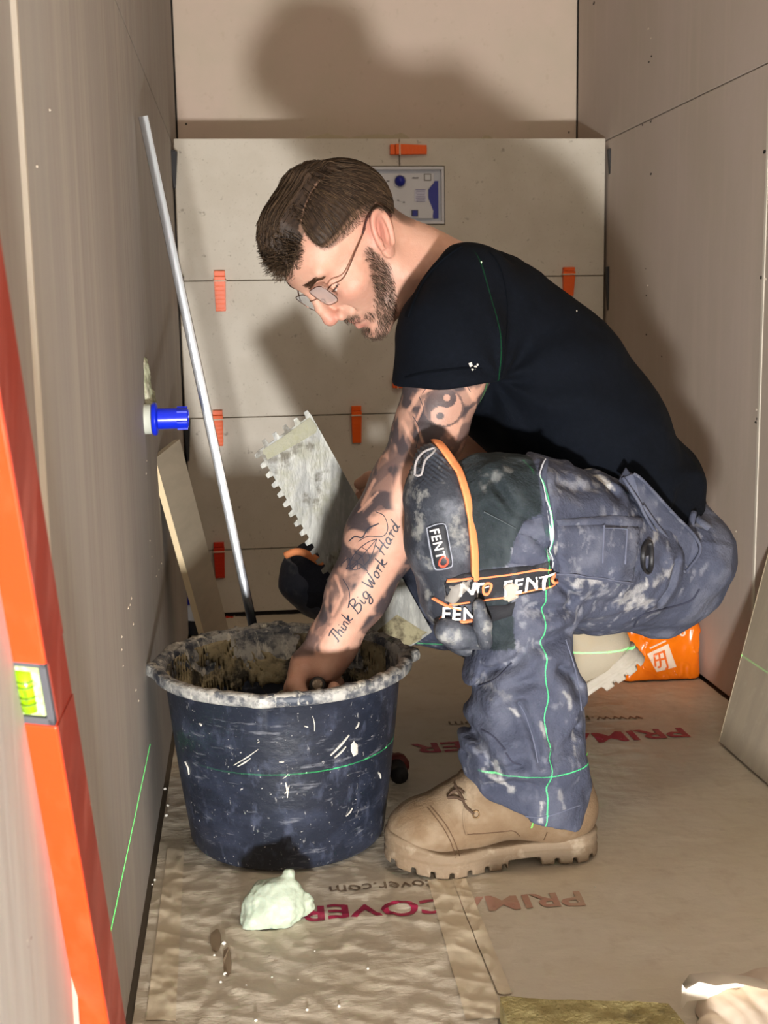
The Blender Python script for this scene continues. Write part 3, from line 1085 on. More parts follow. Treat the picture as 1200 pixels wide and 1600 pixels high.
# turn the bar a little so that its right side shows
ca, sa = math.cos(.48), math.sin(.48)
rt2, dp2 = rt * ca - dp * sa * 1.0, dp * ca + rt * sa
foot = eA1 + ax * ((0.006 - eA1[2]) / ax[2])
head = eA0 - ax * 0.62
def lp(s, u, d):
    """s along the bar from eA0 downwards, u across the lit face, d into depth"""
    return eA0 + ax * s + rt2 * u + dp2 * d
Lb = float((foot - eA0) @ ax)
Lt = -0.56
wv = wd_ / ca
dv = 0.030
v0, v1 = at(20, 1022, -2.05), at(20, 1132, -2.03)
s0, s1 = float((v0 - eA0) @ ax), 0.0
s0 = -0.048
def bar_piece(a, b, u0=0.0, u1=None, name='body'):
    u1 = wv if u1 is None else u1
    m = MB()
    m.hexa([lp(a, u0, 0), lp(a, u1, 0), lp(a, u1, dv), lp(a, u0, dv), lp(b, u0, 0), lp(b, u1, 0), lp(b, u1, dv), lp(b, u0, dv)])
    return m.build(name, lev_o, lv, bevel=.0012)
bar_piece(Lt, s0)
bar_piece(s1, Lb)
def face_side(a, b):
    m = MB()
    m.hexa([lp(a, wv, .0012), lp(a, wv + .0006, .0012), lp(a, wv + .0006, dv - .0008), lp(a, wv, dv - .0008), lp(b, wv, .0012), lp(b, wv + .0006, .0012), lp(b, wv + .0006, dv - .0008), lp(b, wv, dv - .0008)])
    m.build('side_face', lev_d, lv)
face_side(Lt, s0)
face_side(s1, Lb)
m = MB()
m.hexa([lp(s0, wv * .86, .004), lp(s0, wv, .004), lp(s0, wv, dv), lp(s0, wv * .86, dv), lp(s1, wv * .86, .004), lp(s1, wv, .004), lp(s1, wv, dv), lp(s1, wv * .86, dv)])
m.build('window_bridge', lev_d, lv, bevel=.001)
vh = MB()
blkv = M('vial_surround', (66, 66, 70), .5)
for a, b in ((s0, s0 + .0035), (s1 - .0055, s1)):
    vh.hexa([lp(a, .0, .0006), lp(a, wv * .97, .0006), lp(a, wv * .97, dv * .9), lp(a, 0, dv * .9), lp(b, .0, .0006), lp(b, wv * .97, .0006), lp(b, wv * .97, dv * .9), lp(b, 0, dv * .9)])
vh.hexa([lp(s0, wv * .80, .0006), lp(s0, wv * .97, .0006), lp(s0, wv * .97, dv * .8), lp(s0, wv * .80, dv * .8), lp(s1, wv * .80, .0006), lp(s1, wv * .97, .0006), lp(s1, wv * .97, dv * .8), lp(s1, wv * .80, dv * .8)])
vh.hexa([lp(s0, .0, dv * .8), lp(s0, wv * .97, dv * .8), lp(s0, wv * .97, dv * .9), lp(s0, 0, dv * .9), lp(s1, .0, dv * .8), lp(s1, wv * .97, dv * .8), lp(s1, wv * .97, dv * .9), lp(s1, 0, dv * .9)])
vh.build('vial_housing', blkv, lv, bevel=.0006)
m = MB()
m.hexa([lp(s0 + .004, wv * .06, .0015), lp(s0 + .004, wv * .78, .0015), lp(s0 + .004, wv * .78, dv * .75), lp(s0 + .004, wv * .06, dv * .75), lp(s1 - .006, wv * .06, .0015), lp(s1 - .006, wv * .78, .0015), lp(s1 - .006, wv * .78, dv * .75), lp(s1 - .006, wv * .06, dv * .75)])
vb = m.build('vial_block', M('vial_plastic', (150, 168, 104), .15, layers=[((300, 300, 60), .45, .65, (182, 190, 160), .8)], bump=[(200, .0005)]), lv, bevel=.0012)
m = MB()
m.tube([lp(s0 + .007, wv * .42, .004), lp(s1 - .010, wv * .42, .004)], .0056, 14)
m.build('vial', M('vial_fluid', (120, 158, 10), .15, spec=.7), lv, smooth=True)
m = MB()
for s in (s0 + .014, s0 + .018, s1 - .022, s1 - .017):
    th = np.linspace(0, 2 * math.pi, 17)
    m.tube([lp(s, wv * .42 + .0059 * math.cos(t), .004 + .0059 * math.sin(t)) for t in th], .00045, 5)
m.build('vial_ring', M('vial_ink', (70, 96, 10), .5), lv)
V2, F2 = textmesh('Soucoo', .0062, 0.0)
m = MB()
m.add([lp(s1 - .0215 - x * 0 - (.0), 0, 0) * 0 + lp(s0 + .0195 + x * .55, wv * .42 + .0018 - y * .6, -.0022) for x, y in V2 * .9], F2)
m.build('vial_lettering', MATS['vial_ink'], lv)

# ------------------------------------------------------------------ bucket of adhesive
BX, BY = 0.174, -1.200
bk = thing('mortar_bucket', 'large black mortar bucket with pale adhesive smeared round its rim', 'bucket', (BX, BY, 0.006))
n = 144
prof = [(.120, .0), (.1245, .002), (.1275, .007), (.1385, .09), (.1475, .175), (.1515, .218), (.1535, .222), (.1640, .2235), (.1675, .226), (.1680, .2315), (.1668, .2365), (.1640, .2392), (.1590, .2396), (.1545, .2380), (.1505, .232), (.1440, .17), (.1350, .09), (.1250, .016), (.1200, .012)]
V, F = [], []
for (r, z) in prof:
    for k in range(n):
        a = 2 * math.pi * k / n
        rr = r
        if r > .152 and z > .22:
            for a0, amp in ((0.02, .013), (-1.76, .006), (1.6, .012), (3.2, .008)):
                d = (a - a0 + math.pi) % (2 * math.pi) - math.pi
                rr += amp * math.exp(-(d / .07) ** 2)
        V.append((BX + rr * math.cos(a), BY + rr * math.sin(a), .006 + z))
m_ = len(prof)
F = [(i * n + k, i * n + (k + 1) % n, (i + 1) * n + (k + 1) % n, (i + 1) * n + k) for i in range(m_ - 1) for k in range(n)]
F += [tuple(range(n))[::-1], tuple(range((m_ - 1) * n, m_ * n))]
buck_mat = M('bucket_plastic', (28, 33, 45), .40, layers=[((14, 14, 22), .48, .72, (52, 58, 76), .75, 6), ((50, 50, 26), .54, .72, (80, 86, 106), .55, 5), ((26, 26, 120), .60, .74, (128, 130, 138), .6, 4), ((150, 150, 60), .66, .74, (170, 168, 166), .5, 3), ((200, 200, 260), .70, .76, (205, 202, 196), .8, 2)], bump=[((60, 60, 90), .0008)])
rows = lambda lo_, hi_: [f for f in F[:(m_ - 1) * n] if lo_ <= f[0] // n < hi_]
mesh('body', V, rows(0, 6) + rows(15, m_) + F[(m_ - 1) * n:], buck_mat, bk, sharp=40)
rim_mat = M('smeared_rim', (52, 58, 70), .5, layers=[((26, 26, 40), .40, .58, (176, 174, 168), .9, 5), ((70, 70, 60), .52, .64, (60, 64, 74), .8, 4), ((120, 120, 40), .56, .68, (210, 206, 194), .8, 3)], bump=[((80, 80, 80), .0010)])
mesh('rim', V, rows(6, 15), rim_mat, bk, sharp=50)
# mortar crust round the rim and splashes on the side
nn, mm = 260, 10
V, Cc = [], []
th = np.linspace(0, 2 * math.pi, nn, endpoint=False)
ring = np.stack([np.cos(th), np.sin(th), 0 * th], -1)
na = fbm(ring, 7, 31, 4)
nb_ = fbm(ring, 26, 33, 3)
V = []
for k in range(nn):
    a = th[k]
    sp = sum(amp * math.exp(-((((a - a0 + math.pi) % (2 * math.pi)) - math.pi) / .07) ** 2) for a0, amp in ((0.02, .013), (-1.76, .006), (1.6, .012), (3.2, .008)))
    for j in range(mm):
        t = 2 * math.pi * j / mm
        nz = fbm(np.array([[math.cos(a) * 3, math.sin(a) * 3, math.cos(t) * .25]]), 6, 35)[0]
        rad = .0012 + .0080 * max(0, na[k] - .47) + .0030 * max(0, nz - .50) + (.008 * max(0, nb_[k] - .60))
        back = 1 + .8 * sstep(-.2, .9, math.sin(a))
        rw = .0040 + rad * 1.1
        V.append((BX + (.1605 + sp + rw * math.cos(t)) * math.cos(a), BY + (.1605 + sp + rw * math.cos(t)) * math.sin(a), .006 + .2372 + (rad * back + .0006) * math.sin(t)))
V = np.array(V)
F = np.array([(k * mm + j, ((k + 1) % nn) * mm + j, ((k + 1) % nn) * mm + (j + 1) % mm, k * mm + (j + 1) % mm) for k in range(nn) for j in range(mm)])
mort = M('dried_adhesive', (150, 146, 138), .85, layers=[(46, .46, .60, (58, 60, 66), .95, 5), (60, .56, .68, (206, 202, 188), .9, 4), (160, .58, .7, (52, 54, 60), .8, 2)], bump=[(160, .0006)])
mesh('rim_crust', V, F, mort, bk, smooth=True)
sbk = Surf(np.array([(BX + r * math.cos(2 * math.pi * k / n), BY + r * math.sin(2 * math.pi * k / n), .006 + z) for r, z in prof[:7] for k in range(n)]), np.array([(i * n + k, i * n + (k + 1) % n, (i + 1) * n + (k + 1) % n, (i + 1) * n + k) for i in range(6) for k in range(n)]))
for (a, b, w) in (((366, 1195), (404, 1170), 3), ((372, 1197), (392, 1184), 4), ((516, 1180), (545, 1148), 5), ((522, 1184), (540, 1166), 4), ((446, 1222), (449, 1246), 5), ((442, 1216), (450, 1208), 2), ((488, 1118), (491, 1142), 2), ((452, 1226), (445, 1240), 3), ((590, 1206), (594, 1216), 4), ((436, 1190), (444, 1190), 3), ((312, 1130), (315, 1134), 4), ((290, 1190), (296, 1210), 4), ((540, 1275), (550, 1262), 2), ((402, 1160), (405, 1158), 2), ((475, 1134), (481, 1136), 3), ((555, 1138), (560, 1128), 3)):
    m = MB()
    sbk.ribbon(m, [a, ((a[0] + b[0]) / 2 + 1.5, (a[1] + b[1]) / 2), b], [w * .4, w * .75, w * .3], step=3, thick=.0010)
    m.build('splash', M('adhesive_white', (196, 192, 182), .8), bk)
m = MB()
sbk.patch(m, [(548, 1163), (553, 1158), (559, 1164), (559, 1178), (552, 1182), (548, 1172)], 3, .0012)
m.build('splash', M('adhesive_white', (196, 192, 182), .8), bk)
# the adhesive inside
def finner(P):
    q = P - np.array([BX, BY, 0], np.float32)
    r = np.hypot(q[:, 0], q[:, 1])
    n1 = fbm(P, 22, 41, 4) - .5
    n2 = fbm(P * np.array([1, 1, .5]), 44, 43, 3) - .5
    wallr = .124 + .026 * (q[:, 2] - .016) / .22
    coat = np.abs(r - wallr - .001) - (.0005 + .014 * np.maximum(n1 + n2 * .7 + .13, 0))
    coat = np.maximum(coat, q[:, 2] - .236)
    coat = np.maximum(coat, r - wallr - .001)
    pool = q[:, 2] - (.115 + .030 * n1 + .020 * n2 + .030 * sstep(.08, .13, r))
    pool = np.maximum(pool, r - wallr)
    pool = np.maximum(pool, .03 - q[:, 2])
    return smin(coat, pool, .012)
V, F = sdf_mesh(finner, (BX - .165, BY - .165, .02), (BX + .165, BY + .165, .25), .0032)
mesh('adhesive_fill', V, F, M('wet_adhesive', (150, 138, 108), .6, layers=[(22, .44, .56, (46, 44, 40), .95, 5), (60, .56, .70, (176, 166, 138), .7, 4)], bump=[(120, .0015)]), bk, smooth=True, stuff=True)

# ------------------------------------------------------------------ lump of adhesive on the floor
lc = atz(432, 1432, 0)
def flump(P):
    c = np.array([lc[0], lc[1] - .010, 0.0], np.float32)
    q = P - c
    n1 = fbm(P, 34, 51, 3) - .5
    n2 = fbm(P, 90, 53, 3) - .5
    d = ell(P, c + [-.002, 0, .020], (.037, .030, .028))
    d = smin(d, cap(P, c + [.006, .004, .03], c + [.014, .004, .052], .018, .006), .012)
    d = smin(d, cap(P, c + [.018, .0, .02], c + [.031, -.004, .020], .016, .008), .012)
    d = smin(d, cap(P, c + [-.016, -.004, .012], c + [-.028, -.014, .006], .015, .008), .012)
    return d - n1 * .016 - n2 * .006
V, F = sdf_mesh(flump, (lc[0] - .07, lc[1] - .06, .002), (lc[0] + .07, lc[1] + .08, .09), .0014)
V[:, 2] = np.maximum(V[:, 2], .0045)
lump = mesh('adhesive_lump', V, F, M('fresh_adhesive', (164, 174, 156), .55, sss=.15, layers=[(30, .5, .7, (160, 170, 146), .6)], bump=[(150, .0008)]), None, smooth=True)
tag(lump, 'fist-sized pale green-white lump of adhesive dropped in front of the bucket', 'adhesive lump')
m = MB()
# flecks of adhesive scattered on the sheet
cr = MB()
for (px, py, s) in ((350, 1480, 2.2), (352, 1525, 2), (335, 1497, 1.2), (385, 1545, 1), (400, 1600, 1.5), (480, 1583, 1.4), (530, 1578, 1.4), (575, 1520, 1.2), (425, 1530, 1), (242, 1378, 1.4), (238, 1386, 1), (262, 1262, 1.8), (260, 1278, 2), (258, 1236, 2), (345, 1538, 1.3), (905, 1413, 1), (930, 1390, .8), (466, 1535, .8), (492, 1490, .8)):
    c = atz(px, py, 0)
    c[2] = sheet_z(np.array([c[0]]), np.array([c[1]]))[0]
    r = .0012 * s
    cr.lathe([(r * .9, 0), (r, r * .4), (r * .6, r), (r * .1, r * 1.2)], 7, c)
cr.build('adhesive_fleck', MATS['adhesive_white'], sheet, stuff=True)
st = MB()
for poly in ([(330, 1462), (340, 1456), (346, 1470), (343, 1488), (334, 1490), (328, 1476)], [(350, 1490), (358, 1488), (362, 1510), (360, 1526), (352, 1528), (349, 1508)]):
    p = np.array([atz(x, y, 0) for x, y in spline(list(poly) + [poly[0]], 3)[:-1]])
    p[:, 2] = sheet_z(p[:, 0], p[:, 1]) + .0014
    st.add(p, [tuple(range(len(p)))])
st.build('wet_stain', M('wet_stain', (140, 122, 100), .35), sheet)

# ------------------------------------------------------------------ sponge float and crumpled sack at the front
a, b = atz(780, 1557, .0), atz(1047, 1567, .0)
sp = thing('sponge', 'yellowish worn sponge block lying on the floor at the front', 'sponge', ((a[0] + b[0]) / 2, a[1] - .06, .004))
tp = [at(780, 1557, -1.66), at(1047, 1567, -1.69)]
zt = .034
q0, q1 = atz(781, 1558, zt), atz(1044, 1567, zt)
q0b, q1b = q0 + np.array([-.004, -.11, 0]), q1 + np.array([.012, -.11, 0])
mS = M('sponge_foam', (156, 144, 98), .9, layers=[(26, .45, .62, (128, 112, 64), .7, 5), (14, .58, .72, (66, 56, 34), .85, 4), (240, .60, .68, (96, 84, 40), .7, 2)], bump=[(260, .0018), (70, .002)])
gs = 24
s, t = np.meshgrid(np.linspace(0, 1, gs * 2), np.linspace(0, 1, gs), indexing='ij')
s, t = s.ravel(), t.ravel()
topv = (q0 * (1 - s)[:, None] + q1 * s[:, None]) * (1 - t)[:, None] + (q0b * (1 - s)[:, None] + q1b * s[:, None]) * t[:, None]
topv[:, 2] += .003 * (fbm(topv, 60, 61) - .5)
topv[:, 1] += .004 * (fbm(topv, 30, 63) - .5) * (t < .01)
kk = np.arange(gs * 2 * gs).reshape(gs * 2, gs)
Fq = [tuple(x) for x in np.stack([kk[:-1, :-1], kk[1:, :-1], kk[1:, 1:], kk[:-1, 1:]], -1).reshape(-1, 4)]
ring = list(kk[:, 0]) + list(kk[-1, 1:]) + list(kk[::-1, -1][1:]) + list(kk[0, ::-1][1:-1])
bot = topv[ring].copy()
bot[:, 2] = .007
nb0 = len(topv)
nr = len(ring)
Fq += [(ring[i], ring[(i + 1) % nr], nb0 + (i + 1) % nr, nb0 + i) for i in range(nr)]
mesh('foam_block', np.vstack([topv, bot]), Fq, mS, sp, sharp=60)
MB().prism([np.array([q0[0] - .002, q0[1] + .002, .0055]), np.array([q1[0] + .002, q1[1] + .002, .0055]), np.array([q1b[0] + .002, q1b[1], .0055]), np.array([q0b[0] - .002, q0b[1], .0055])], (0, 0, .0045)).build('backing_board', M('grey_backing', (92, 84, 70), .7), sp, bevel=.001)

sc_ = atz(1150, 1600, 0)
def fsack(P):
    w = fbm(P, 11, 71, 2) - .5
    c = np.array([.664, -1.755, .012], np.float32)
    d = ell(P, c + [-.02, -.02, -.012], (.125, .085, .026))
    d = smin(d, ell(P, c + [-.055, .062, -.014], (.055, .045, .022)), .05)
    d = smin(d, ell(P, c + [.04, .05, -.008], (.11, .045, .026)), .04)
    ph = 34 * (P[:, 0] * .9 + P[:, 1] * .7) + 7 * w
    return d - w * .012 - .0035 * np.abs(np.sin(ph)) - .0016 * np.abs(np.sin(2.3 * ph + 1))
V, F = sdf_mesh(fsack, (.46, -1.90, .003), (.90, -1.60, .12), .003)
V[:, 2] = np.maximum(V[:, 2], .0055)
sack = mesh('crumpled_sack', V, F, M('sack_paper', (204, 188, 170), .5, layers=[(10, .45, .65, (190, 170, 150), .7)], bump=[(24, .003, 2)]), None, smooth=True)
tag(sack, 'crumpled whitish sack with a folded rim on the floor at the front', 'sack')
s2 = Surf(V, F)
m = MB()
r0 = [at(1066, 1538, -1.69), at(1077, 1522, -1.695), at(1120, 1518, -1.70), at(1165, 1525, -1.70), at(1205, 1533, -1.70)]
r1_ = [at(1072, 1546, -1.70), at(1092, 1534, -1.715), at(1118, 1540, -1.725), at(1150, 1536, -1.725), at(1205, 1548, -1.725)]
nq = len(r0)
m.add(np.vstack([r0, r1_, np.array(r0) + [0, .003, -.03]]), [(i, i + 1, nq + i + 1, nq + i) for i in range(nq - 1)] + [(2 * nq + i, 2 * nq + i + 1, i + 1, i) for i in range(nq - 1)])
m.build('folded_rim', M('sack_lining', (226, 216, 200), .5), sack, smooth=True)

# ------------------------------------------------------------------ small things behind the bucket
c0 = at(300, 985, -.16)
tb = thing('cartridge', 'blue and white cartridge standing behind the bucket in the left corner', 'cartridge', (c0[0] + .012, -.13, .004))
cx = c0[0] + .012
MB().lathe([(.026, .0), (.028, .003), (.028, .075), (.026, .078)], 28, (cx, -.13, .004)).build('bottle', M('white_bottle', (196, 196, 200), .4), tb, sharp=40)
MB().lathe([(.0285, .0), (.0285, .030), (.027, .032)], 28, (cx, -.13, .004)).build('dark_base', M('bottle_base', (20, 20, 26), .5), tb, sharp=40)
MB().lathe([(.029, .0), (.029, .030), (.026, .038), (.012, .041), (.002, .041)], 28, (cx, -.13, .070)).build('cap', blu, tb, sharp=40)

c0 = at(612, 1235, -1.02)
dh = thing('hand_tool', 'dark tool with a red stripe on the floor between bucket and boot', 'hand tool', (c0[0], -1.02, .006))
MB().tube(spline([(c0[0] - .03, -1.0, .022), (c0[0] - .005, -1.02, .024), (c0[0] + .006, -1.045, .022), (c0[0] + .006, -1.07, .02)], .008), [.015] * 2 + [.017] * 2 + [.016] * 2 + [.013] * (len(spline([(c0[0] - .03, -1.0, .022), (c0[0] - .005, -1.02, .024), (c0[0] + .006, -1.045, .022), (c0[0] + .006, -1.07, .02)], .008)) - 6), 12).build('grip', M('black_rubber', (26, 24, 24), .6), dh, smooth=True)
MB().tube([(c0[0] + .006, -1.030, .024), (c0[0] + .007, -1.040, .023)], .0182, 12).build('red_band', M('dull_red', (96, 30, 26), .5), dh, smooth=True)
# ------------------------------------------------------------------ the tiler
def pr(px, py, Y, r):
    p = at(px, py, Y)
    return (float(p[0]), float(p[1]), float(p[2]), r * mpp(p))
def prs(*a):
    return [pr(*q) for q in a]

person = thing('person', 'bearded man in black t-shirt and dusty grey work trousers crouching, hand in the bucket', 'person', (0.52, -1.15, 0.0))

# head frame: F forwards, L to his left, U up; unit = metres of a full-size head
HF = np.array([-0.5565, -0.2419, -0.7948])
HU = np.array([-0.7358, -0.3008, 0.6068])
HL = np.array([0.3859, -0.9225, 0.0106])
HO = np.array([0.2891, -1.1082, 0.7663])
HS = 0.93
HR = np.stack([HF, HL, HU], -1)
# his lower face is a little shorter than the plain head: heights are eased between the two
UN = [-.404, -.104, -.092, -.067, -.0585, -.053, -.040, -.024, .014, .042, .342]
UO = [-.422, -.122, -.109, -.0815, -.0725, -.0645, -.049, -.0335, .012, .042, .342]
def to_head(P):
    q = ((P - HO.astype(np.float32)) @ HR.astype(np.float32)) / np.float32(HS)
    w = sstep(.0, .035, q[:, 0])
    q[:, 2] += (w * (np.interp(q[:, 2], UN, UO) - q[:, 2])).astype(np.float32)
    return q
def from_head(q):
    q = np.array(q, float)
    w = sstep(.0, .035, q[..., 0])
    q[..., 2] += w * (np.interp(q[..., 2], UO, UN) - q[..., 2])
    return HO + HS * (q @ HR.T)

def skull(q):
    d = ell(q, (-.002, 0, .043), (.091, .071, .080))
    d = smin(d, ell(q, (.036, 0, .048), (.062, .058, .046)), .02)
    return d
def headf(q):
    a = q.copy()
    a[:, 1] = np.abs(a[:, 1])
    d = skull(q)
    d = smin(d, ell(q, (.026, 0, -.030), (.064, .056, .080)), .025)
    d = smin(d, chain(a, [(-.004, .058, .0, .013), (.004, .053, -.060, .015), (.040, .034, -.094, .015), (.066, .010, -.108, .014)], .02), .022)
    d = smin(d, ell(q, (.069, 0, -.106), (.018, .020, .016)), .016)
    d = smin(d, ell(a, (.056, .042, -.014), (.022, .020, .020)), .030)
    d = smin(d, cap(a, (.089, .0, .037), (.078, .044, .043), .009, .008), .016)
    d = smax(d, -(np.linalg.norm(a - np.array([.103, .033, .006], np.float32), axis=1) - .018), .014)
    d = smin(d, chain(q, [(.093, 0, .022, .0062), (.102, 0, -.008, .0072), (.1050, 0, -.030, .0098)], .006), .012)
    d = smin(d, ell(q, (.1035, 0, -.0345), (.0108, .0105, .0095)), .006)
    d = smin(d, ell(a, (.0915, .0135, -.040), (.0105, .0070, .0078)), .006)
    d = smax(d, -ell(a, (.0965, .0072, -.0485), (.0060, .0036, .0040)), .003)
    d = smax(d, -ell(a, (.083, .0225, -.040), (.008, .0035, .010)), .008)
    d = smin(d, ell(q, (.070, 0, -.070), (.017, .026, .020)), .014)
    d = smin(d, cap(a, (.0855, .0, -.0645), (.0745, .0215, -.0700), .0050, .0028), .004)
    d = smin(d, cap(a, (.0840, .0, -.0815), (.0735, .0200, -.0730), .0062, .0032), .005)
    d = smax(d, -cap(a, (.0920, .0, -.0728), (.0765, .0205, -.0712), .0026, .0012), .003)
    d = smax(d, -ell(q, (.0935, 0, -.0935), (.009, .020, .0055)), .008)
    eye = np.linalg.norm(a - np.array([.0725, .0325, .011], np.float32), axis=1)
    d = smin(d, eye - .0128, .003)
    lid = np.maximum(eye - .0142, -(a[:, 2] - .0075 + .35 * (a[:, 0] - .083)))
    d = smin(d, lid, .0015)
    # ear
    e0 = np.array([-.012, .0735, .0085], np.float32)
    ea = np.array([-.50, 0.06, .85]); ea /= np.linalg.norm(ea)
    eo = np.array([-.34, .93, -.12]); eo -= ea * (eo @ ea); eo /= np.linalg.norm(eo)
    eb = np.cross(ea, eo)
    E = np.stack([ea, eb, eo], -1).astype(np.float32)
    t = (a - e0) @ E
    x, y, z = t[:, 0], t[:, 1], t[:, 2]
    wv = .0200 + .12 * np.clip(x, -.03, .03)
    rr = np.sqrt((x / .0345) ** 2 + (y / wv) ** 2)
    ring = np.sqrt(((rr - .86) * .019) ** 2 + (z - .0035) ** 2) - .0030
    ring = np.maximum(ring, -(x + .020))
    plate = np.maximum((rr - .92) * .019, np.abs(z) - .0022 )
    anti = np.sqrt(((np.sqrt(((x - .002) / .020) ** 2 + ((y + .001) / .010) ** 2) - .86) * .012) ** 2 + (z - .002) ** 2) - .0022
    ear = smin(smin(plate, ring, .004), anti, .004)
    ear = smin(ear, ell(t, (-.026, -.001 * 0, .001), (.0085, .0080, .0040)), .006)
    sgn = 1.0 if eb[0] > 0 else -1.0
    ear = smin(ear, ell(t, (-.008, sgn * .0135, .003), (.006, .0032, .0042)), .003)
    ear = smax(ear, -ell(t, (-.006, sgn * .003, .0035), (.0095, .0065, .0050)), .003)
    ear = smin(ear, cap(t, (-.012, sgn * .004, -.003), (.010, sgn * .004, -.003), .006, .006), .006)
    d = smin(d, ear, .004)
    return d

ARM_L = prs((716, 478, -1.205, 62), (700, 575, -1.235, 60), (672, 672, -1.225, 50), (634, 762, -1.20, 50), (600, 838, -1.20, 54), (560, 925, -1.20, 43), (519, 1005, -1.195, 33), (508, 1032, -1.19, 30))
ARM_R = prs((752, 500, -.96, 60), (755, 610, -.91, 47), (738, 690, -.88, 41), (672, 738, -.85, 36), (628, 752, -.835, 27))
TORSO = prs((688, 438, -1.085, 56), (760, 505, -1.08, 98), (835, 590, -1.08, 124), (905, 680, -1.08, 121), (965, 765, -1.08, 105), (1012, 845, -1.08, 92))
YT, YS = -1.08, 0.62
def torso(P, grow=0.0):
    q = P.copy()
    q[:, 1] = (q[:, 1] - YT) * YS
    pts = [(x, (y - YT) * YS, z, r + grow) for x, y, z, r in TORSO]
    return chain(q, pts, .03)
NECK = [tuple(from_head((-.028, 0, -.035))) + (.050,), tuple(at(655, 418, -1.10)) + (.050,), tuple(at(700, 440, -1.09)) + (.056,)]
def neckf(P, grow=0.0):
    return chain(P, [(x, y, z, r + grow) for x, y, z, r in NECK], .02)

# left fist round the tool handle, its butt towards us
G = at(497, 1080, -1.205)
gh = np.array([.06, .88, -.47]); gh /= np.linalg.norm(gh)
gl = np.array([-1.0, 0, 0]); gl -= gh * (gl @ gh); gl /= np.linalg.norm(gl)
gu = np.cross(gl, gh)
gu = gu if gu[2] > 0 else -gu
def gp(l, u, h):
    return tuple(G + gl * l + gu * u + gh * h)
def fist(P):
    d = None
    wrist = ARM_L[-1][:3]
    for h, ln in ((-.031, .86), (-.0105, .96), (.0105, 1.0), (.031, .94)):
        c = chain(P, [gp(.020, .034, h * .7) + (.0135,), gp(.033 * ln, .004, h) + (.0118,), gp(.016, -.024 * ln, h) + (.0095,), gp(-.015, -.022 * ln, h) + (.0088,), gp(-.021, -.003, h) + (.0080,)], .004)
        d = c if d is None else smin(d, c, .003)
    palm = chain(P, [tuple(wrist) + (.022,), gp(.006, .036, -.010) + (.021,), gp(.016, .020, .0) + (.018,)], .015)
    heel = chain(P, [tuple(wrist) + (.020,), gp(-.012, .030, -.020) + (.016,), gp(-.006, .022, -.026) + (.014,)], .015)
    thumb = chain(P, [gp(-.002, .034, .022) + (.016,), gp(-.022, .016, .040) + (.012,), gp(-.018, -.010, .046) + (.0098,), gp(.004, -.018, .046) + (.0085,)], .006)
    d = smin(smin(d, palm, .012), smin(heel, thumb, .008), .010)
    return d
# right hand holding the trowel handle behind the blade
RG = at(598, 786, -.835)
def rhand(P):
    e = at(600, 900, -.835) - at(540, 800, -.835)
    e /= np.linalg.norm(e)
    n = np.array([0, -1.0, 0]); n -= e * (n @ e); n /= np.linalg.norm(n)
    s = np.cross(e, n)
    s = s if s[0] < 0 else -s
    w = ARM_R[-1][:3]
    d = None
    def p(a, b, c):
        return tuple(RG + e * a + s * b + n * c)
    for k, a in enumerate((-.028, -.009, .010, .029)):
        c = chain(P, [p(a, -.028, -.012) + (.011,), p(a, -.010, -.034) + (.0095,), p(a, .020, -.026) + (.0088,), p(a, .026, -.002) + (.008,)], .004)
        d = c if d is None else smin(d, c, .003)
    palm = chain(P, [tuple(w) + (.023,), p(.0, -.030, .004) + (.020,), p(.012, -.026, .004) + (.018,)], .012)
    th = chain(P, [p(-.030, -.024, .006) + (.013,), p(-.046, -.002, .008) + (.011,), p(-.046, .016, .002) + (.0092,)], .005)
    return smin(smin(d, palm, .012), th, .008)

def clipf(P, f, c, R):
    """evaluate f only near a ball, a plain distance elsewhere"""
    dist = np.linalg.norm(P - np.asarray(c, np.float32), axis=1) - R
    out = dist + .02
    near = dist < .02
    if near.any():
        out[near] = f(P[near])
    return out
def bodyf(P):
    d = torso(P, -.012)
    d = smin(d, neckf(P), .025)
    d = smin(d, clipf(P, lambda Q: headf(to_head(Q)) * HS, from_head((.005, 0, .0)), .150), .018)
    a = clipf(P, lambda Q: chain(Q, ARM_L, .03) , at(600, 750, -1.2), .36)
    a = smin(a, clipf(P, fist, G, .11), .012)
    d = smin(d, a, .02)
    b = clipf(P, lambda Q: chain(Q, ARM_R, .03), at(710, 640, -.89), .28)
    b = smin(b, clipf(P, rhand, RG, .11), .012)
    return smin(d, b, .02)
BV, BF = sdf_mesh(bodyf, (.12, -1.36, .14), (.80, -.76, .93), .0016, B=10)
# ---- skin colours
q = to_head(BV.astype(np.float32)).astype(float)
nrm = grad(bodyf, BV, .0012)
px = proj(BV)
skin = lin((198, 153, 132))
C = np.tile(skin, (len(BV), 1))
def mixin(C, m, col):
    m = np.clip(m, 0, 1)[:, None]
    return C * (1 - m) + lin(col) * m
n1 = fbm(BV, 40, 81, 3)
n2 = fbm(BV, 160, 83, 2)
C = mixin(C, .35 * sstep(.45, .7, n1), (186, 134, 114))
C = mixin(C, .25 * sstep(.5, .75, n2), (208, 167, 148))
hd = np.linalg.norm(q - np.array([.005, 0, 0]), axis=1) < .15
F_, L_, U_ = q[:, 0], np.abs(q[:, 1]), q[:, 2]
bump_ = lambda c, r: np.exp(-(((q * [1, 0, 1] + np.stack([0 * L_, L_, 0 * L_], -1) - np.array(c)) / r) ** 2).sum(1)) * hd
C = mixin(C, .55 * bump_((.104, .0, -.034), (.014, .016, .012)), (190, 96, 86))
C = mixin(C, .40 * bump_((.068, .045, -.018), (.022, .02, .018)), (196, 118, 102))
C = mixin(C, .60 * bump_((-.012, .082, .012), (.022, .016, .030)), (204, 116, 106))
C = mixin(C, .85 * bump_((.083, .0, -.0655), (.010, .018, .0045)), (164, 86, 82))
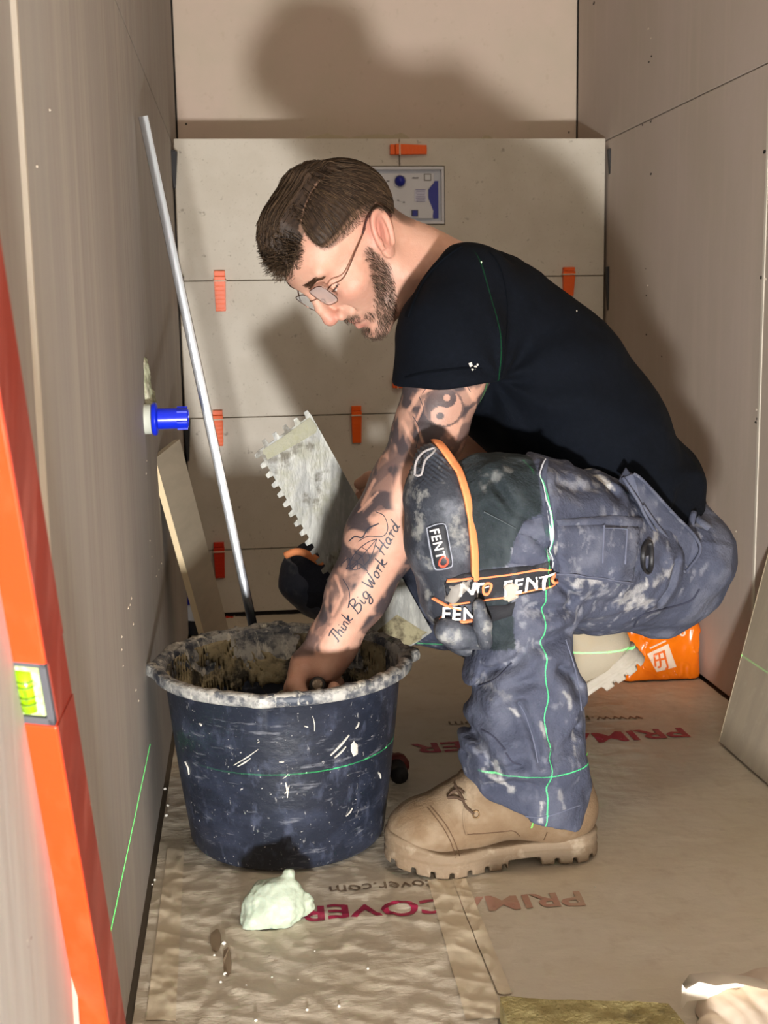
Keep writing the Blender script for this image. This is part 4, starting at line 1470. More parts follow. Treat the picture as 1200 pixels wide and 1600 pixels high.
C = mixin(C, .85 * bump_((.081, .0, -.081), (.010, .016, .0060)), (172, 88, 84))
C = mixin(C, 1.2 * bump_((.078, .0, -.0722), (.012, .022, .0026)), (70, 26, 24))
C = mixin(C, 1.2 * bump_((.0955, .0072, -.047), (.005, .0034, .003)), (88, 40, 36))
C = mixin(C, .35 * bump_((.076, .033, -.002), (.012, .014, .006)), (176, 116, 108))
# eye: a sliver of white and iris under the lid
eyed = np.linalg.norm(np.stack([F_ - .0725, L_ - .0325, U_ - .011], -1), axis=1)
ew = (eyed < .0134) & (U_ < .0075 - .35 * (F_ - .083) + .001) & (U_ > .001) & (F_ > .076)
C = np.where(ew[:, None], lin((214, 206, 200)), C)
C = np.where((ew & (np.abs(L_ - .0325) < .0052))[:, None], lin((70, 58, 50)), C)
lash = hd & (np.abs(U_ - (.0068 - .35 * (F_ - .083))) < .0017) & (eyed < .0158) & (F_ > .074)
C = np.where(lash[:, None], lin((58, 38, 32)), C)
# beard shadow, hair fade, brow
def beard_mask(F_, L_, U_):
    line = np.interp(U_, [-.13, -.112, -.094, -.070, -.045, -.018, .008, .02], [.12, .095, .078, .066, .057, .040, .026, .020])
    rear = np.interp(U_, [-.140, -.122, -.105, -.080, -.055, -.030, .010], [.12, .082, .062, .038, .024, .010, .008]) + .6 * np.maximum(L_ - .062, 0)
    line = line + .010 * (vnoise(np.stack([F_, L_, U_], -1), 260, 88) - .5) + .008 * (vnoise(np.stack([F_, L_, U_], -1), 90, 89) - .5)
    m = sstep(.007, -.014, F_ - line) * sstep(.022, .004, U_) * sstep(-.006, .005, F_ - rear) * sstep(-.130, -.118, U_ - .30 * np.minimum(F_ - .07, 0))
    mus = np.exp(-(((U_ + .0575) / .0048) ** 2)) * sstep(.028, .020, L_) * (F_ > .06)
    gt = np.exp(-(((U_ + .096) / .007) ** 2)) * sstep(.016, .008, L_) * (F_ > .06)
    side = np.exp(-(((U_ + .072) / .016) ** 2)) * sstep(.0225, .027, L_) * sstep(.036, .031, L_) * (F_ > .05) * .6
    return np.clip(np.maximum(np.maximum(m, mus), np.maximum(gt * .8, side)), 0, 1)
bm_ = beard_mask(F_, L_, U_) * hd
C = mixin(C, .58 * bm_ * (.75 + .5 * vnoise(BV, 420, 87)), (62, 47, 39))
def hair_zone(F_, L_, U_):
    """1 where hair grows on the scalp, fading above the ear and down the nape"""
    front = np.interp(L_, [0, .02, .034, .045, .054, .063, .075], [.094, .090, .066, .047, .055, .062, .050])
    lowf = np.interp(F_, [-.12, -.085, -.060, -.050, -.038, -.013, .012, .037, .06], [-.105, -.100, -.050, -.012, .018, .036, .042, .049, .058])
    fade = np.interp(F_, [-.12, -.06, -.03, 0, .05], [.045, .044, .036, .034, .018])
    return sstep(.005, -.007, F_ - front - .30 * (U_ - .078) * (U_ < .078)) * sstep(0, 1, (U_ - lowf) / fade)
hz_ = hair_zone(F_, L_, U_) * hd * np.where(U_ < .02, sstep(.034, .010, skull(q.astype(np.float32))), sstep(.014, .011, skull(q.astype(np.float32))))
hz_ = hz_ * (1 - .85 * (np.abs(q[:, 1] - .0425) < .0022) * (np.abs(F_) < .055))
C = mixin(C, .82 * hz_ ** .45, (66, 51, 41))
C = mixin(C, .55 * bump_((.086, .034, .0415), (.012, .016, .0035)), (96, 66, 50))
for (f, l, u) in ((.03, .063, -.004), (-.045, .052, -.055)):
    dm = np.linalg.norm(q - np.array([f, l, u]), axis=1)
    C = np.where(((dm < .0075) & (np.linalg.norm(px - (545, 394), axis=1) < 2.2))[:, None], lin((98, 60, 48)), C)
# ---- tattoos on the left arm: soft grey shading
arm = (BV[:, 1] < -1.06) & (px[:, 1] > 560) & (px[:, 0] < 775) & (BV[:, 2] < .62)
up = px
ta = np.zeros(len(BV))
s1 = fbm(BV * np.array([1, .6, 1]), 26, 91, 3)
s2 = fbm(BV + .012 * vnoise(BV, 40, 93)[:, None], 48, 95, 3)
smoke = .50 + .55 * sstep(.40, .60, s1) + .35 * sstep(.46, .58, s2) - .35 * sstep(.50, .40, s2)
ta = smoke
# bare skin: elbow crease, the band that carries the lettering, the wrist
def band(pts, w):
    return sstep(w * 1.15, w * .8, segdist(up, pts))
bare = np.zeros(len(BV))
bare = np.maximum(bare, sstep(46, 34, np.hypot((up[:, 0] - 652) * 1.0, (up[:, 1] - 778) * .72)))
bare = np.maximum(bare, band([(520, 1010), (560, 948), (600, 890), (634, 830)], 21) * .96)
bare = np.maximum(bare, band([(552, 842), (580, 850), (610, 812)], 15) * .8)
bare = np.maximum(bare, sstep(1020, 1030, up[:, 1] + .12 * (up[:, 0] - 500)))
dark = np.zeros(len(BV))
for pts, w, op in (([(560, 775), (590, 745), (625, 715)], 15, .8), ([(548, 830), (575, 800), (600, 775)], 9, .95), ([(540, 870), (560, 905), (575, 905)], 8, .45),
                   ([(640, 870), (655, 830), (640, 810)], 8, .75), ([(650, 870), (632, 905), (600, 950), (570, 985)], 8, .7), ([(523, 960), (545, 920), (560, 890)], 10, .55),
                   ([(498, 1012), (515, 990), (530, 975)], 9, .75), ([(500, 990), (515, 960)], 8, .6), ([(720, 600), (735, 640), (725, 690)], 10, .45), ([(668, 665), (676, 700), (670, 740)], 9, .9),
                   ([(640, 690), (660, 720), (700, 730)], 14, .75), ([(650, 600), (700, 590), (740, 600)], 8, .4), ([(640, 640), (650, 665), (640, 690)], 6, .5), ([(575, 800), (605, 790), (622, 770)], 5, .8),
                   ([(600, 720), (580, 760), (556, 800), (540, 850)], 7, .6), ([(610, 830), (625, 805)], 6, .7)):
    dark = np.maximum(dark, op * sstep(w, w * .35, segdist(up, pts) + 5 * (s2 - .5)))
light_ = np.zeros(len(BV))
for pts, w in (([(640, 640), (655, 615), (690, 600)], 5), ([(665, 625), (650, 660), (660, 690)], 4), ([(630, 660), (645, 690)], 4), ([(585, 750), (565, 790)], 3), ([(720, 590), (742, 625)], 5), ([(690, 585), (680, 612)], 4), ([(560, 800), (590, 770)], 3), ([(525, 900), (535, 930), (520, 960)], 4)):
    light_ = np.maximum(light_, sstep(w, w * .3, segdist(up, pts) + 3 * (s2 - .5)))
ink_ = np.clip(np.maximum(ta * .90, dark) * (1 - .75 * light_), 0, .93) * (1 - bare)
# yin-yang roundel
yc, yr = np.array([693.0, 636.0]), 30.0
tl = (up - yc) @ np.array([[.94, .34], [-.34, .94]]).T
rr_ = np.hypot(tl[:, 0], tl[:, 1])
ins = (rr_ < yr)
dk = (tl[:, 0] < 0)
h1 = np.hypot(tl[:, 0], tl[:, 1] + yr / 2) < yr / 2
h2 = np.hypot(tl[:, 0], tl[:, 1] - yr / 2) < yr / 2
dk = (dk | h1) & ~h2
e1_ = np.hypot(tl[:, 0], tl[:, 1] + yr / 2) < 5.5
e2_ = np.hypot(tl[:, 0], tl[:, 1] - yr / 2) < 6
dk = (dk & ~e1_) | e2_
ink_ = np.where(ins, np.where(dk, .96 - .2 * n1, .30), ink_)
ink_ = np.where(np.abs(rr_ - yr) < 1.6, .8, ink_)
armw = arm & (nrm[:, 1] < .75)
ink_ = ink_ * sstep(1032, 1018, up[:, 1] + .12 * (up[:, 0] - 500))
C = np.where(arm[:, None], mixin(C, np.where(armw, ink_, .5 * smoke), (44, 46, 54)), C)
skin_mat = M('skin', attr=True, rough=.46, spec=.4, sss=.12, bump=[(900, .00025, 2), (260, .0003, 2)])
body = mesh('body', BV, BF, skin_mat, person, smooth=True, col=C)
body['label'] = 'skin of the man, his left arm covered in grey tattoos'

arm_s = Surf(BV, BF, arm)
tat = M('tattoo_ink', (44, 46, 58), .5)
mb = MB()
for pts, w in (([(583, 893), (600, 868), (622, 852), (640, 846)], 1.3), ([(583, 893), (606, 893), (628, 876), (640, 846)], 1.3), ([(583, 893), (604, 880), (640, 846)], 1.1),
               ([(592, 879), (604, 880)], 1), ([(600, 868), (613, 873)], 1), ([(610, 858), (622, 864)], 1), ([(604, 893), (604, 880)], 1), ([(616, 886), (613, 873)], 1), ([(627, 876), (622, 864)], 1),
               ([(560, 846), (575, 838), (598, 838), (606, 825), (600, 806), (588, 800)], 1.3), ([(545, 846), (555, 838), (566, 840), (575, 826), (592, 818)], 2.2), ([(535, 880), (546, 872), (548, 890), (560, 880), (575, 893)], 1.4),
               ([(536, 905), (546, 925), (544, 950)], 1.2), ([(645, 650), (655, 670), (650, 700)], 1), ([(655, 620), (662, 640), (656, 655)], .9), ([(700, 586), (712, 604)], 1.2), ([(722, 590), (735, 612)], 1.2), ([(670, 600), (660, 615)], 1)):
    pts = [(541 + (x - 583) * .84, y - 4) if 846 <= y <= 900 and x > 580 else (x, y) for x, y in pts]
    arm_s.ribbon(mb, pts, w, off=.0002, step=3, thick=.0002)
mb.build('tattoo_lines', tat, body, stuff=True)
# hand-lettering: strokes of each letter on a slanted unit grid
LET = {
 'T': [[(.0, .92), (.3, 1.0), (.75, .96)], [(.42, .97), (.36, .5), (.26, .02), (.12, .06)]],
 'h': [[(.1, 1.0), (.1, .5), (.08, 0)], [(.1, .35), (.3, .52), (.42, .35), (.42, .08), (.56, .06)]],
 'i': [[(.1, .5), (.1, .1), (.2, .0), (.3, .1)], [(.1, .70), (.12, .74)]],
 'n': [[(.08, .5), (.08, 0)], [(.08, .32), (.26, .52), (.38, .36), (.38, .08), (.52, .06)]],
 'k': [[(.1, 1.0), (.1, .5), (.08, 0)], [(.1, .25), (.3, .50), (.40, .42), (.14, .24), (.34, .04), (.5, .06)]],
 'B': [[(.2, .95), (.18, .5), (.14, .0)], [(.0, .86), (.25, 1.02), (.55, .92), (.52, .68), (.22, .54), (.58, .44), (.60, .14), (.34, -.02), (.08, .08)]],
 'g': [[(.40, .44), (.22, .52), (.08, .30), (.18, .04), (.36, .14), (.42, .46)], [(.42, .46), (.40, 0), (.34, -.36), (.14, -.40), (.08, -.24), (.5, .08)]],
 'W': [[(.0, .98), (.10, .4), (.22, .0), (.40, .6), (.46, .0), (.62, .4), (.74, 1.0)]],
 'o': [[(.24, .50), (.08, .36), (.10, .06), (.26, .0), (.38, .22), (.32, .46), (.20, .50), (.46, .42)]],
 'r': [[(.06, .42), (.16, .54), (.16, .0)], [(.16, .34), (.30, .52), (.42, .46)]],
 'H': [[(.12, 1.0), (.10, .5), (.04, .0)], [(.56, 1.0), (.52, .5), (.50, .04), (.62, .06)], [(-.02, .44), (.3, .52), (.66, .50)]],
 'a': [[(.38, .44), (.20, .52), (.06, .28), (.14, .03), (.30, .10), (.40, .48)], [(.40, .48), (.38, .10), (.52, .06)]],
 'd': [[(.38, .44), (.20, .52), (.06, .28), (.14, .03), (.30, .10), (.40, .48)], [(.46, 1.0), (.42, .5), (.40, .10), (.54, .06)]],
}
ADV = {'T': .62, 'h': .56, 'i': .30, 'n': .52, 'k': .52, 'B': .70, 'g': .54, 'W': .82, 'o': .46, 'r': .42, 'H': .70, 'a': .52, 'd': .56, ' ': .40}
def handletter(surf, mb, text, p0, p1, height, w):
    p0, p1 = np.array(p0, float), np.array(p1, float)
    total = sum(ADV[c] for c in text)
    ux = (p1 - p0) / total
    n = np.array([ux[1], -ux[0]]) / np.linalg.norm(ux)
    uy = n * height
    x = 0.0
    for c in text:
        for s in LET.get(c, []):
            pts = [p0 + ux * (x + a + .18 * b) + uy * b for a, b in s]
            k = len(pts)
            surf.ribbon(mb, pts, [w * .8] + [w] * max(1, k - 2) + [w * .7], off=.0003, step=1.6, thick=.0002)
        x += ADV[c]
for word, a, b, hgt in (('Think', (527, 1006), (552, 966), 19), ('Big', (558, 962), (580, 928), 21), ('Work', (580, 922), (606, 878), 20), ('Hard', (600, 868), (626, 822), 19)):
    mb = MB()
    handletter(arm_s, mb, word, a, b, hgt, 2.3)
    mb.build('tattoo_lettering', tat, body, stuff=True)

# ---- hair
def hair_t(q):
    F_, Ls, U_ = q[:, 0], q[:, 1], q[:, 2]
    L_ = np.abs(Ls)
    z = hair_zone(F_, L_, U_)
    part = .0415 + .05 * np.maximum(U_ - .11, 0)
    top = sstep(part + .001, part - .004, Ls) * sstep(-.075, -.060, Ls + .0 * F_)
    left = sstep(part + .0022, part + .006, Ls)
    ttop = .0135 + .011 * sstep(.0, .07, F_) + .004 * sstep(.02, .0, np.abs(F_ + .02)) - .010 * sstep(-.06, -.095, F_)
    groove = .0016 * np.sin(Ls * 760 + 40 * F_ + 7 * vnoise(q * np.array([.25, 1, 1]), 60, 101))
    ttop = ttop + groove * 1.6
    tside = .0085 * sstep(.03, .085, U_) + .0005 * np.sin(F_ * 900 + 90 * U_ + 8 * vnoise(q, 50, 105)) * sstep(.05, .08, U_)
    back = sstep(-.045, -.065, F_)
    t = np.maximum(top * ttop, left * tside)
    t = t * (1 - back) + back * (.0065 * sstep(-.05, .05, U_)) 
    t = np.maximum(t, .0045 * sstep(.02, .06, U_) * sstep(-.04, -.055, Ls))
    zs = np.clip(z * 1.15, 0, 1)
    return t * zs - .0030 * (1 - np.clip(z * 2.6, 0, 1)) - .0004
def hairf(P):
    q = to_head(P)
    return (skull(q) - hair_t(q)) * HS
def hairfs(P):
    return clipf(P, hairf, from_head((0, 0, .045)), .125)
lo = HO + HS * np.array([-.16, -.16, -.12])
HV, HFc = sdf_mesh(hairfs, from_head((0, 0, .04)) - .135, from_head((0, 0, .04)) + .135, .0014, slack=4.0)
hq = to_head(HV.astype(np.float32)).astype(float)
skd = skull(hq.astype(np.float32))
keep = (skd > -.0010) & (hq[:, 2] > -.09)
kf = keep[HFc].all(1)
HFc = HFc[kf]
used, inv = np.unique(HFc, return_inverse=True)
HV, HFc, hq = HV[used], inv.reshape(HFc.shape), hq[used]
hn = vnoise(hq * np.array([.12, 1, 1]), 420, 103)
hc = lin((30, 22, 17)) * (1 - hn[:, None]) + lin((62, 47, 36)) * hn[:, None]
zz = hair_zone(hq[:, 0], np.abs(hq[:, 1]), hq[:, 2])
edge_ = sstep(.80, .30, zz) * .75 * ((hq[:, 1] > .0415) | (hq[:, 0] < .03)) * sstep(.066, .050, hq[:, 0])
edge_ = np.maximum(edge_, .55 * (np.abs(hq[:, 1] - .0428) < .0019) * (np.abs(hq[:, 0]) < .052) * (hq[:, 2] > .08))
hc = hc * (1 - edge_[:, None]) + lin((150, 116, 96)) * edge_[:, None]
hair_mat = M('hair_fibre', attr=True, rough=.55, spec=.22)
hair = mesh('hair', HV, HFc, hair_mat, person, smooth=True, col=hc)
hair['label'] = 'brown hair with a combed side parting, short at the sides'

def strands(name, S, dirf, length, steps, rad, cols, surf_f, lift, parent, mat, droop=0.0):
    """thin tapering fibres that follow a surface; S start points in head units"""
    n = len(S)
    p = S.copy()
    pts = [p.copy()]
    st = (length / steps)[:, None]
    for k in range(steps):
        d = dirf(p)
        p = p + d * st
        f = surf_f(p.astype(np.float32))
        e = .001
        gq = np.stack([surf_f((p + e * np.eye(3)[a]).astype(np.float32)) - f for a in range(3)], -1) / e
        gq /= np.linalg.norm(gq, axis=1)[:, None] + 1e-9
        p = p + gq * (lift * (k + 1) / steps - f)[:, None]
        pts.append(p.copy())
    A = np.stack(pts, 1)                       # n, steps+1, 3
    W = from_head(A.reshape(-1, 3)).reshape(A.shape)
    T = np.gradient(W, axis=1)
    T /= np.linalg.norm(T, axis=2)[..., None] + 1e-12
    u = np.cross(T, np.array([.3, .5, .81]))
    u /= np.linalg.norm(u, axis=2)[..., None] + 1e-12
    v = np.cross(T, u)
    m = steps + 1
    taper = np.linspace(1, .35, m)[None, :, None]
    r = rad * taper
    ring = [W + r * (math.cos(a) * u + math.sin(a) * v) for a in (0, 2.094, 4.189)]
    V = np.stack(ring, 2).reshape(-1, 3)       # n, m, 3
    idx = np.arange(n * m * 3).reshape(n, m, 3)
    Fq = []
    for j in range(3):
        j2 = (j + 1) % 3
        Fq.append(np.stack([idx[:, :-1, j], idx[:, :-1, j2], idx[:, 1:, j2], idx[:, 1:, j]], -1).reshape(-1, 4))
    Fq = np.concatenate(Fq)
    Cc = np.repeat(cols, m * 3, axis=0)
    o = mesh(name, V, Fq, mat, parent, smooth=True, col=Cc, stuff=True)
    return o
def unit(v):
    return v / (np.linalg.norm(v, axis=1)[:, None] + 1e-9)
def hdir(p):
    Ls = p[:, 1]
    part = .0415
    top = (Ls < part)[:, None]
    fwd = np.stack([np.full(len(p), .95), -.10 - .8 * np.maximum(.035 - np.abs(Ls - part), 0) * 0, np.full(len(p), -.12) * sstep(.05, .09, p[:, 0])], -1)
    fr = sstep(.052, .080, p[:, 0])[:, None]
    fwd = fwd * (1 - fr) + fr * np.stack([.25 + 0 * Ls, -.75 - 4 * np.maximum(Ls, 0), -.75 + 0 * Ls], -1)
    side = np.stack([.42 * sstep(-.03, .04, p[:, 0]) - .38 * sstep(0, -.06, p[:, 0]), .25 + 0 * Ls, -np.ones(len(p))], -1)
    bk = (p[:, 0] < -.055)[:, None]
    d = np.where(top, fwd, side)
    d = np.where(bk, np.stack([-.3 + 0 * Ls, .1 * np.sign(Ls), -1 + 0 * Ls], -1), d)
    d = d + .20 * (np.stack([vnoise(p, 55, 111), vnoise(p, 55, 113), vnoise(p, 55, 115)], -1) - .5)
    return unit(d)
hsf = lambda q: skull(q) - hair_t(q)
wsel = 1 + 2.0 * (hq[:, 0] > .06)
sel = rng.choice(len(hq), 6200, replace=True, p=wsel / wsel.sum())
S = hq[sel] + rng.normal(0, .0006, (len(sel), 3))
zs = hair_zone(S[:, 0], np.abs(S[:, 1]), S[:, 2])
S = S[(zs > .03) & (np.abs(S[:, 1] - .0430) > .0026) ]
zs = hair_zone(S[:, 0], np.abs(S[:, 1]), S[:, 2])
ln = np.where(S[:, 1] < .0415, .030, .013) * (.6 + .8 * rng.random(len(S))) * (.25 + .75 * zs)
ln = np.where((S[:, 0] > .06) & (S[:, 1] < .0415), np.minimum(ln, .011), ln)
ln = np.minimum(ln, .007 + 1.0 * np.maximum(0, .100 + .3 * (S[:, 2] - .075) - S[:, 0]) + np.where(S[:, 0] > .085, .006, 0))
tint = rng.random((len(S), 1))
cols = lin((26, 19, 14)) * (1 - tint) + lin((96, 76, 57)) * tint
keep_ = (rng.random(len(S)) < .25 + .9 * sstep(.2, .8, zs)) | ((S[:, 1] < .0415) & (S[:, 0] > .03))
S, ln, cols = S[keep_], ln[keep_], cols[keep_]
strands('hair_strands', S, hdir, ln, 5, .00042, cols, hsf, .0016, hair, hair_mat)
fz = np.nonzero((hz_ > .02) & (hz_ < .75) & (q[:, 1] > -.05))[0]
fz = rng.choice(fz, min(2600, len(fz)), replace=False)
S = q[fz]
tint = rng.random((len(S), 1))
strands('hair_fade', S, lambda p: unit(np.stack([.25 * np.sign(p[:, 0] + .02), .1 + 0 * p[:, 0], -1 + 0 * p[:, 0]], -1) + .3 * (np.stack([vnoise(p, 200, 126), vnoise(p, 200, 127), vnoise(p, 200, 128)], -1) - .5)),
        .0015 + .0075 * hz_[fz], 3, .00024, lin((34, 26, 21)) * (1 - tint) + lin((96, 78, 62)) * tint, headf, .0020, hair, hair_mat)
# beard, moustache and brows
cand = np.nonzero(bm_ * hd > .3)[0]
cand = cand[rng.random(len(cand)) < bm_[cand] * .5]
cand = rng.choice(cand, min(3600, len(cand)), replace=False)
S = q[cand] + rng.normal(0, .0004, (len(cand), 3))
tint = rng.random((len(S), 1))
cols = lin((34, 26, 22)) * (1 - tint) + lin((112, 92, 76)) * tint
bdir = lambda p: unit(np.stack([.10 + .45 * sstep(.03, .08, p[:, 0]), .12 * np.sign(p[:, 1]), -np.ones(len(p))], -1) + .5 * (np.stack([vnoise(p, 300, 121), vnoise(p, 300, 123), vnoise(p, 300, 125)], -1) - .5))
strands('beard', S, bdir, (.0045 + .0070 * rng.random(len(S)) * sstep(.0, -.07, S[:, 2])) * (.5 + .5 * beard_mask(S[:, 0], np.abs(S[:, 1]), S[:, 2])), 3, .00030, cols, headf, .0046, person, hair_mat)
nb2 = 640
lb = .014 + .036 * rng.random(nb2)
sd = np.where(rng.random(nb2) < .5, 1, -1)
S = np.stack([.089 - .22 * np.maximum(lb - .03, 0), lb * sd, .0385 + .10 * (lb - .014) - 1.6 * np.maximum(lb - .040, 0) * .6 + .0028 * (rng.random(nb2) - .5) * 2], -1)
for _ in range(3):
    f = headf(S.astype(np.float32))
    gq = np.stack([headf((S + .001 * np.eye(3)[a]).astype(np.float32)) - f for a in range(3)], -1) / .001
    S = S - f[:, None] * gq / (np.linalg.norm(gq, axis=1)[:, None] ** 2 + 1e-9)
tint = rng.random((nb2, 1))
strands('eyebrow', S, lambda p: unit(np.stack([-.25 + 0 * p[:, 0], .9 * np.sign(p[:, 1]), .18 - 8 * np.maximum(np.abs(p[:, 1]) - .038, 0)], -1)), .005 + .005 * rng.random(nb2), 3, .00026, lin((56, 38, 28)) * (1 - tint) + lin((104, 76, 56)) * tint, headf, .0016, person, hair_mat)

# ---- glasses
gl_ = bpy.data.objects.new('glasses', None)
LINK(gl_)
gl_.parent = person
gl_.location = tuple(from_head((.094, 0, .005)) - np.array(person.location))
wire = M('rose_metal', (150, 112, 96), .3, metal=1.0)
tipm = M('dark_temple_tip', (62, 34, 32), .4)
lens_m = M('spectacle_lens', (226, 226, 226), .06, spec=.7, alpha=.26)
def lens_outline(s, n=36, k=1.0):
    out = []
    for t in np.linspace(0, 2 * math.pi, n, endpoint=False):
        c, si = math.cos(t), math.sin(t)
        e = .55
        x = math.copysign(abs(c) ** e, c) * .0255 * k
        y = math.copysign(abs(si) ** e, si) * .0208 * k
        x *= 1 + .06 * si
        l = .0345 + x
        out.append((.0975 - .9 * (l - .02) ** 2 * 5 * .35 - .10 * (y) * -1 * .6, s * l, .006 + y + .20 * s * l))
    return np.array(out)
for s in (1, -1):
    o = from_head(lens_outline(s))
    MB().tube(np.vstack([o, o[:2]]), .00062, 6, cap=False).build('frame_rim', wire, gl_, smooth=True)
    back_ = HF * .0011
    MB().prism(o, -back_).build('lens', lens_m, gl_)
    tp_ = spline([(.094, s * .0600, .0125 + .012 * s), (.088, s * .0680, .0155 + .011 * s), (.070, s * .0725, .0190), (.030, s * .0760, .0275), (.000, s * .0775, .0345)], .006)
    MB().tube(from_head(tp_), .0009, 8).build('temple', wire, gl_, smooth=True)
    tp_ = spline([(.008, s * .0772, .0330), (-.012, s * .0775, .0395), (-.028, s * .0765, .036), (-.037, s * .0745, .022), (-.040, s * .072, .010)], .004)
    MB().tube(from_head(tp_), .0014, 8).build('temple_tip', tipm, gl_, smooth=True)
    MB().tube(from_head(spline([(.0955, s * .012, .004), (.093, s * .011, -.001), (.094, s * .0095, -.006)], .002)), .0007, 6).build('nose_pad_arm', wire, gl_, smooth=True)
MB().tube(from_head(spline([(.0985, .0095, .010), (.1035, 0, .0125), (.0985, -.0095, .010)], .002)), .0008, 8).build('bridge', wire, gl_, smooth=True)
# ---- t-shirt
hem_c = (at(632, 600, -1.24) + at(757, 584, -1.24)) / 2
hem_d = np.array(ARM_L[2][:3]) - np.array(ARM_L[0][:3])
hem_d = hem_d / np.linalg.norm(hem_d)
e_ = at(757, 584, -1.24) - at(632, 600, -1.24)
e_ /= np.linalg.norm(e_)
hem_n = np.cross(e_, (0, 1, .12))
hem_n /= np.linalg.norm(hem_n)
hem_n = hem_n if hem_n[2] < 0 else -hem_n
SLEEVE = prs((728, 462, -1.195, 82), (706, 530, -1.235, 76), (696, 600, -1.242, 70), (690, 640, -1.242, 68))
SLEEVE_R = prs((765, 470, -.97, 80), (752, 560, -.935, 66), (750, 640, -.91, 60))
neck_a, neck_b = at(716, 380, -1.085), at(634, 492, -1.085)
cn = np.cross(neck_b - neck_a, (0.25, 1, 0))
cn /= np.linalg.norm(cn)
cn = cn if cn[0] < 0 else -cn
waist_c = at(1062, 800, -1.08)
waist_n = np.array(TORSO[-1][:3]) - np.array(TORSO[-3][:3])
waist_n /= np.linalg.norm(waist_n)
def shirtf(P):
    d = torso(P, .002)
    d = smin(d, ell(P, at(738, 520, -1.08), (.085, .150, .110)), .03)
    sl = chain(P, SLEEVE, .04)
    sl = smax(sl, (P - hem_c.astype(np.float32)) @ hem_n.astype(np.float32), .003)
    slr = chain(P, SLEEVE_R, .04)
    slr = smax(slr, (P - np.array(SLEEVE_R[1][:3], np.float32)) @ np.array([-.1, .1, -.99], np.float32) - .03, .003)
    d = smin(d, sl, .022)
    d = smin(d, slr, .03)
    # neck opening and waist
    pl = (P - ((neck_a + neck_b) / 2).astype(np.float32)) @ cn.astype(np.float32)
    d = smax(d, pl, .006)
    d = smax(d, -np.maximum(neckf(P, .0035), -(pl + .03)), .004)
    d = smax(d, (P - waist_c.astype(np.float32)) @ waist_n.astype(np.float32), .006)
    arm_hole = np.maximum(chain(P, ARM_L, .03) - .0045, -((P - hem_c.astype(np.float32)) @ hem_n.astype(np.float32) + .03))
    d = smax(d, -arm_hole, .002)
    # soft folds that run from the armpit across the ribs and round the sleeve
    q = P - at(760, 590, -1.2).astype(np.float32)
    ang = np.arctan2(q[:, 2], q[:, 0])
    rad = np.linalg.norm(q[:, [0, 2]], axis=1)
    f = np.sin(ang * 9 + 4 * vnoise(P, 14, 131)) * np.exp(-rad / .11) * sstep(.005, .04, rad)
    w = fbm(P * np.array([1, .6, 1]), 13, 133, 3) - .5
    low = sstep(.10, .0, np.abs((P - waist_c.astype(np.float32)) @ waist_n.astype(np.float32) + .05))
    g = np.sin(70 * ((P - waist_c.astype(np.float32)) @ waist_n.astype(np.float32)) + 6 * vnoise(P, 18, 135)) * low
    return d + .0040 * f - .013 * w + .0045 * g
SV, SF = sdf_mesh(shirtf, (.28, -1.38, .28), (.86, -.78, .84), .0028)
shirt_mat = M('black_cotton', (5, 9, 17), .9, spec=.15, layers=[(160, .5, .7, (9, 14, 24), .6)], bump=[(500, .0004, 2)])
shirt = mesh('t_shirt', SV, SF, shirt_mat, person, smooth=True)
ss = Surf(SV, SF)
mb = MB()
ss.ribbon(mb, [(634, 590), (660, 583), (700, 578), (735, 575), (752, 577)], 3.0, off=.0004, thick=.0010)
mb.build('sleeve_hem', M('black_rib', (5, 8, 14), .95, spec=.1), shirt)
mb = MB()
ss.ribbon(mb, [(718, 386), (700, 398), (680, 416), (660, 442), (646, 470), (637, 496)], 11, off=.0006, thick=.0016)
mb.build('neck_rib', MATS['black_rib'], shirt)
mb = MB()
ss.ribbon(mb, [(765, 394), (782, 420), (792, 470), (790, 530), (782, 590), (768, 612)], 2.0, off=.0002, thick=.0008)
mb.build('shoulder_seam', MATS['black_rib'], shirt)
mb = MB()
for p, w in (((735, 570), 6), ((743, 574), 5), ((738, 577), 4), ((746, 570), 3), ((752, 410), 2.5), ((901, 486), 2.2), ((692, 382), 2)):
    ss.patch(mb, [(p[0] - w / 2, p[1] - w * .4), (p[0] + w * .3, p[1] - w * .7), (p[0] + w * .6, p[1] + w * .2), (p[0] - w * .1, p[1] + w * .7)], 2.5, .0012)
mb.build('adhesive_fleck', MATS['adhesive_white'], shirt, stuff=True)

# ---- work trousers
LEG_L = prs((1012, 880, -1.14, 106), (930, 862, -1.215, 116), (860, 850, -1.27, 116), (795, 812, -1.31, 98), (752, 800, -1.322, 86), (768, 850, -1.322, 82), (806, 930, -1.322, 70), (815, 1035, -1.32, 68), (826, 1100, -1.32, 74), (823, 1165, -1.32, 83), (829, 1225, -1.318, 82), (833, 1300, -1.315, 82))
LEG_R = prs((1015, 890, -1.0, 100), (900, 890, -.91, 92), (760, 898, -.84, 80), (510, 905, -.735, 58), (560, 930, -.735, 52), (760, 985, -.785, 46), (870, 1020, -.815, 44), (935, 1045, -.83, 42))
hemL = (at(738, 1222, -1.32) + at(912, 1270, -1.32)) / 2
hem_t = at(912, 1270, -1.32) - at(738, 1222, -1.32)
hnl = np.cross(hem_t, (0, 1, .10))
hnl /= np.linalg.norm(hnl)
hnl = hnl if hnl[2] < 0 else -hnl
hemR = at(912, 1035, -.825)
hnr = np.array(LEG_R[-1][:3]) - np.array(LEG_R[-2][:3])
hnr /= np.linalg.norm(hnr)
wb_c = at(1070, 806, -1.08)
XZ0 = lambda px, py: at(px, py, -1.385)[[0, 2]]
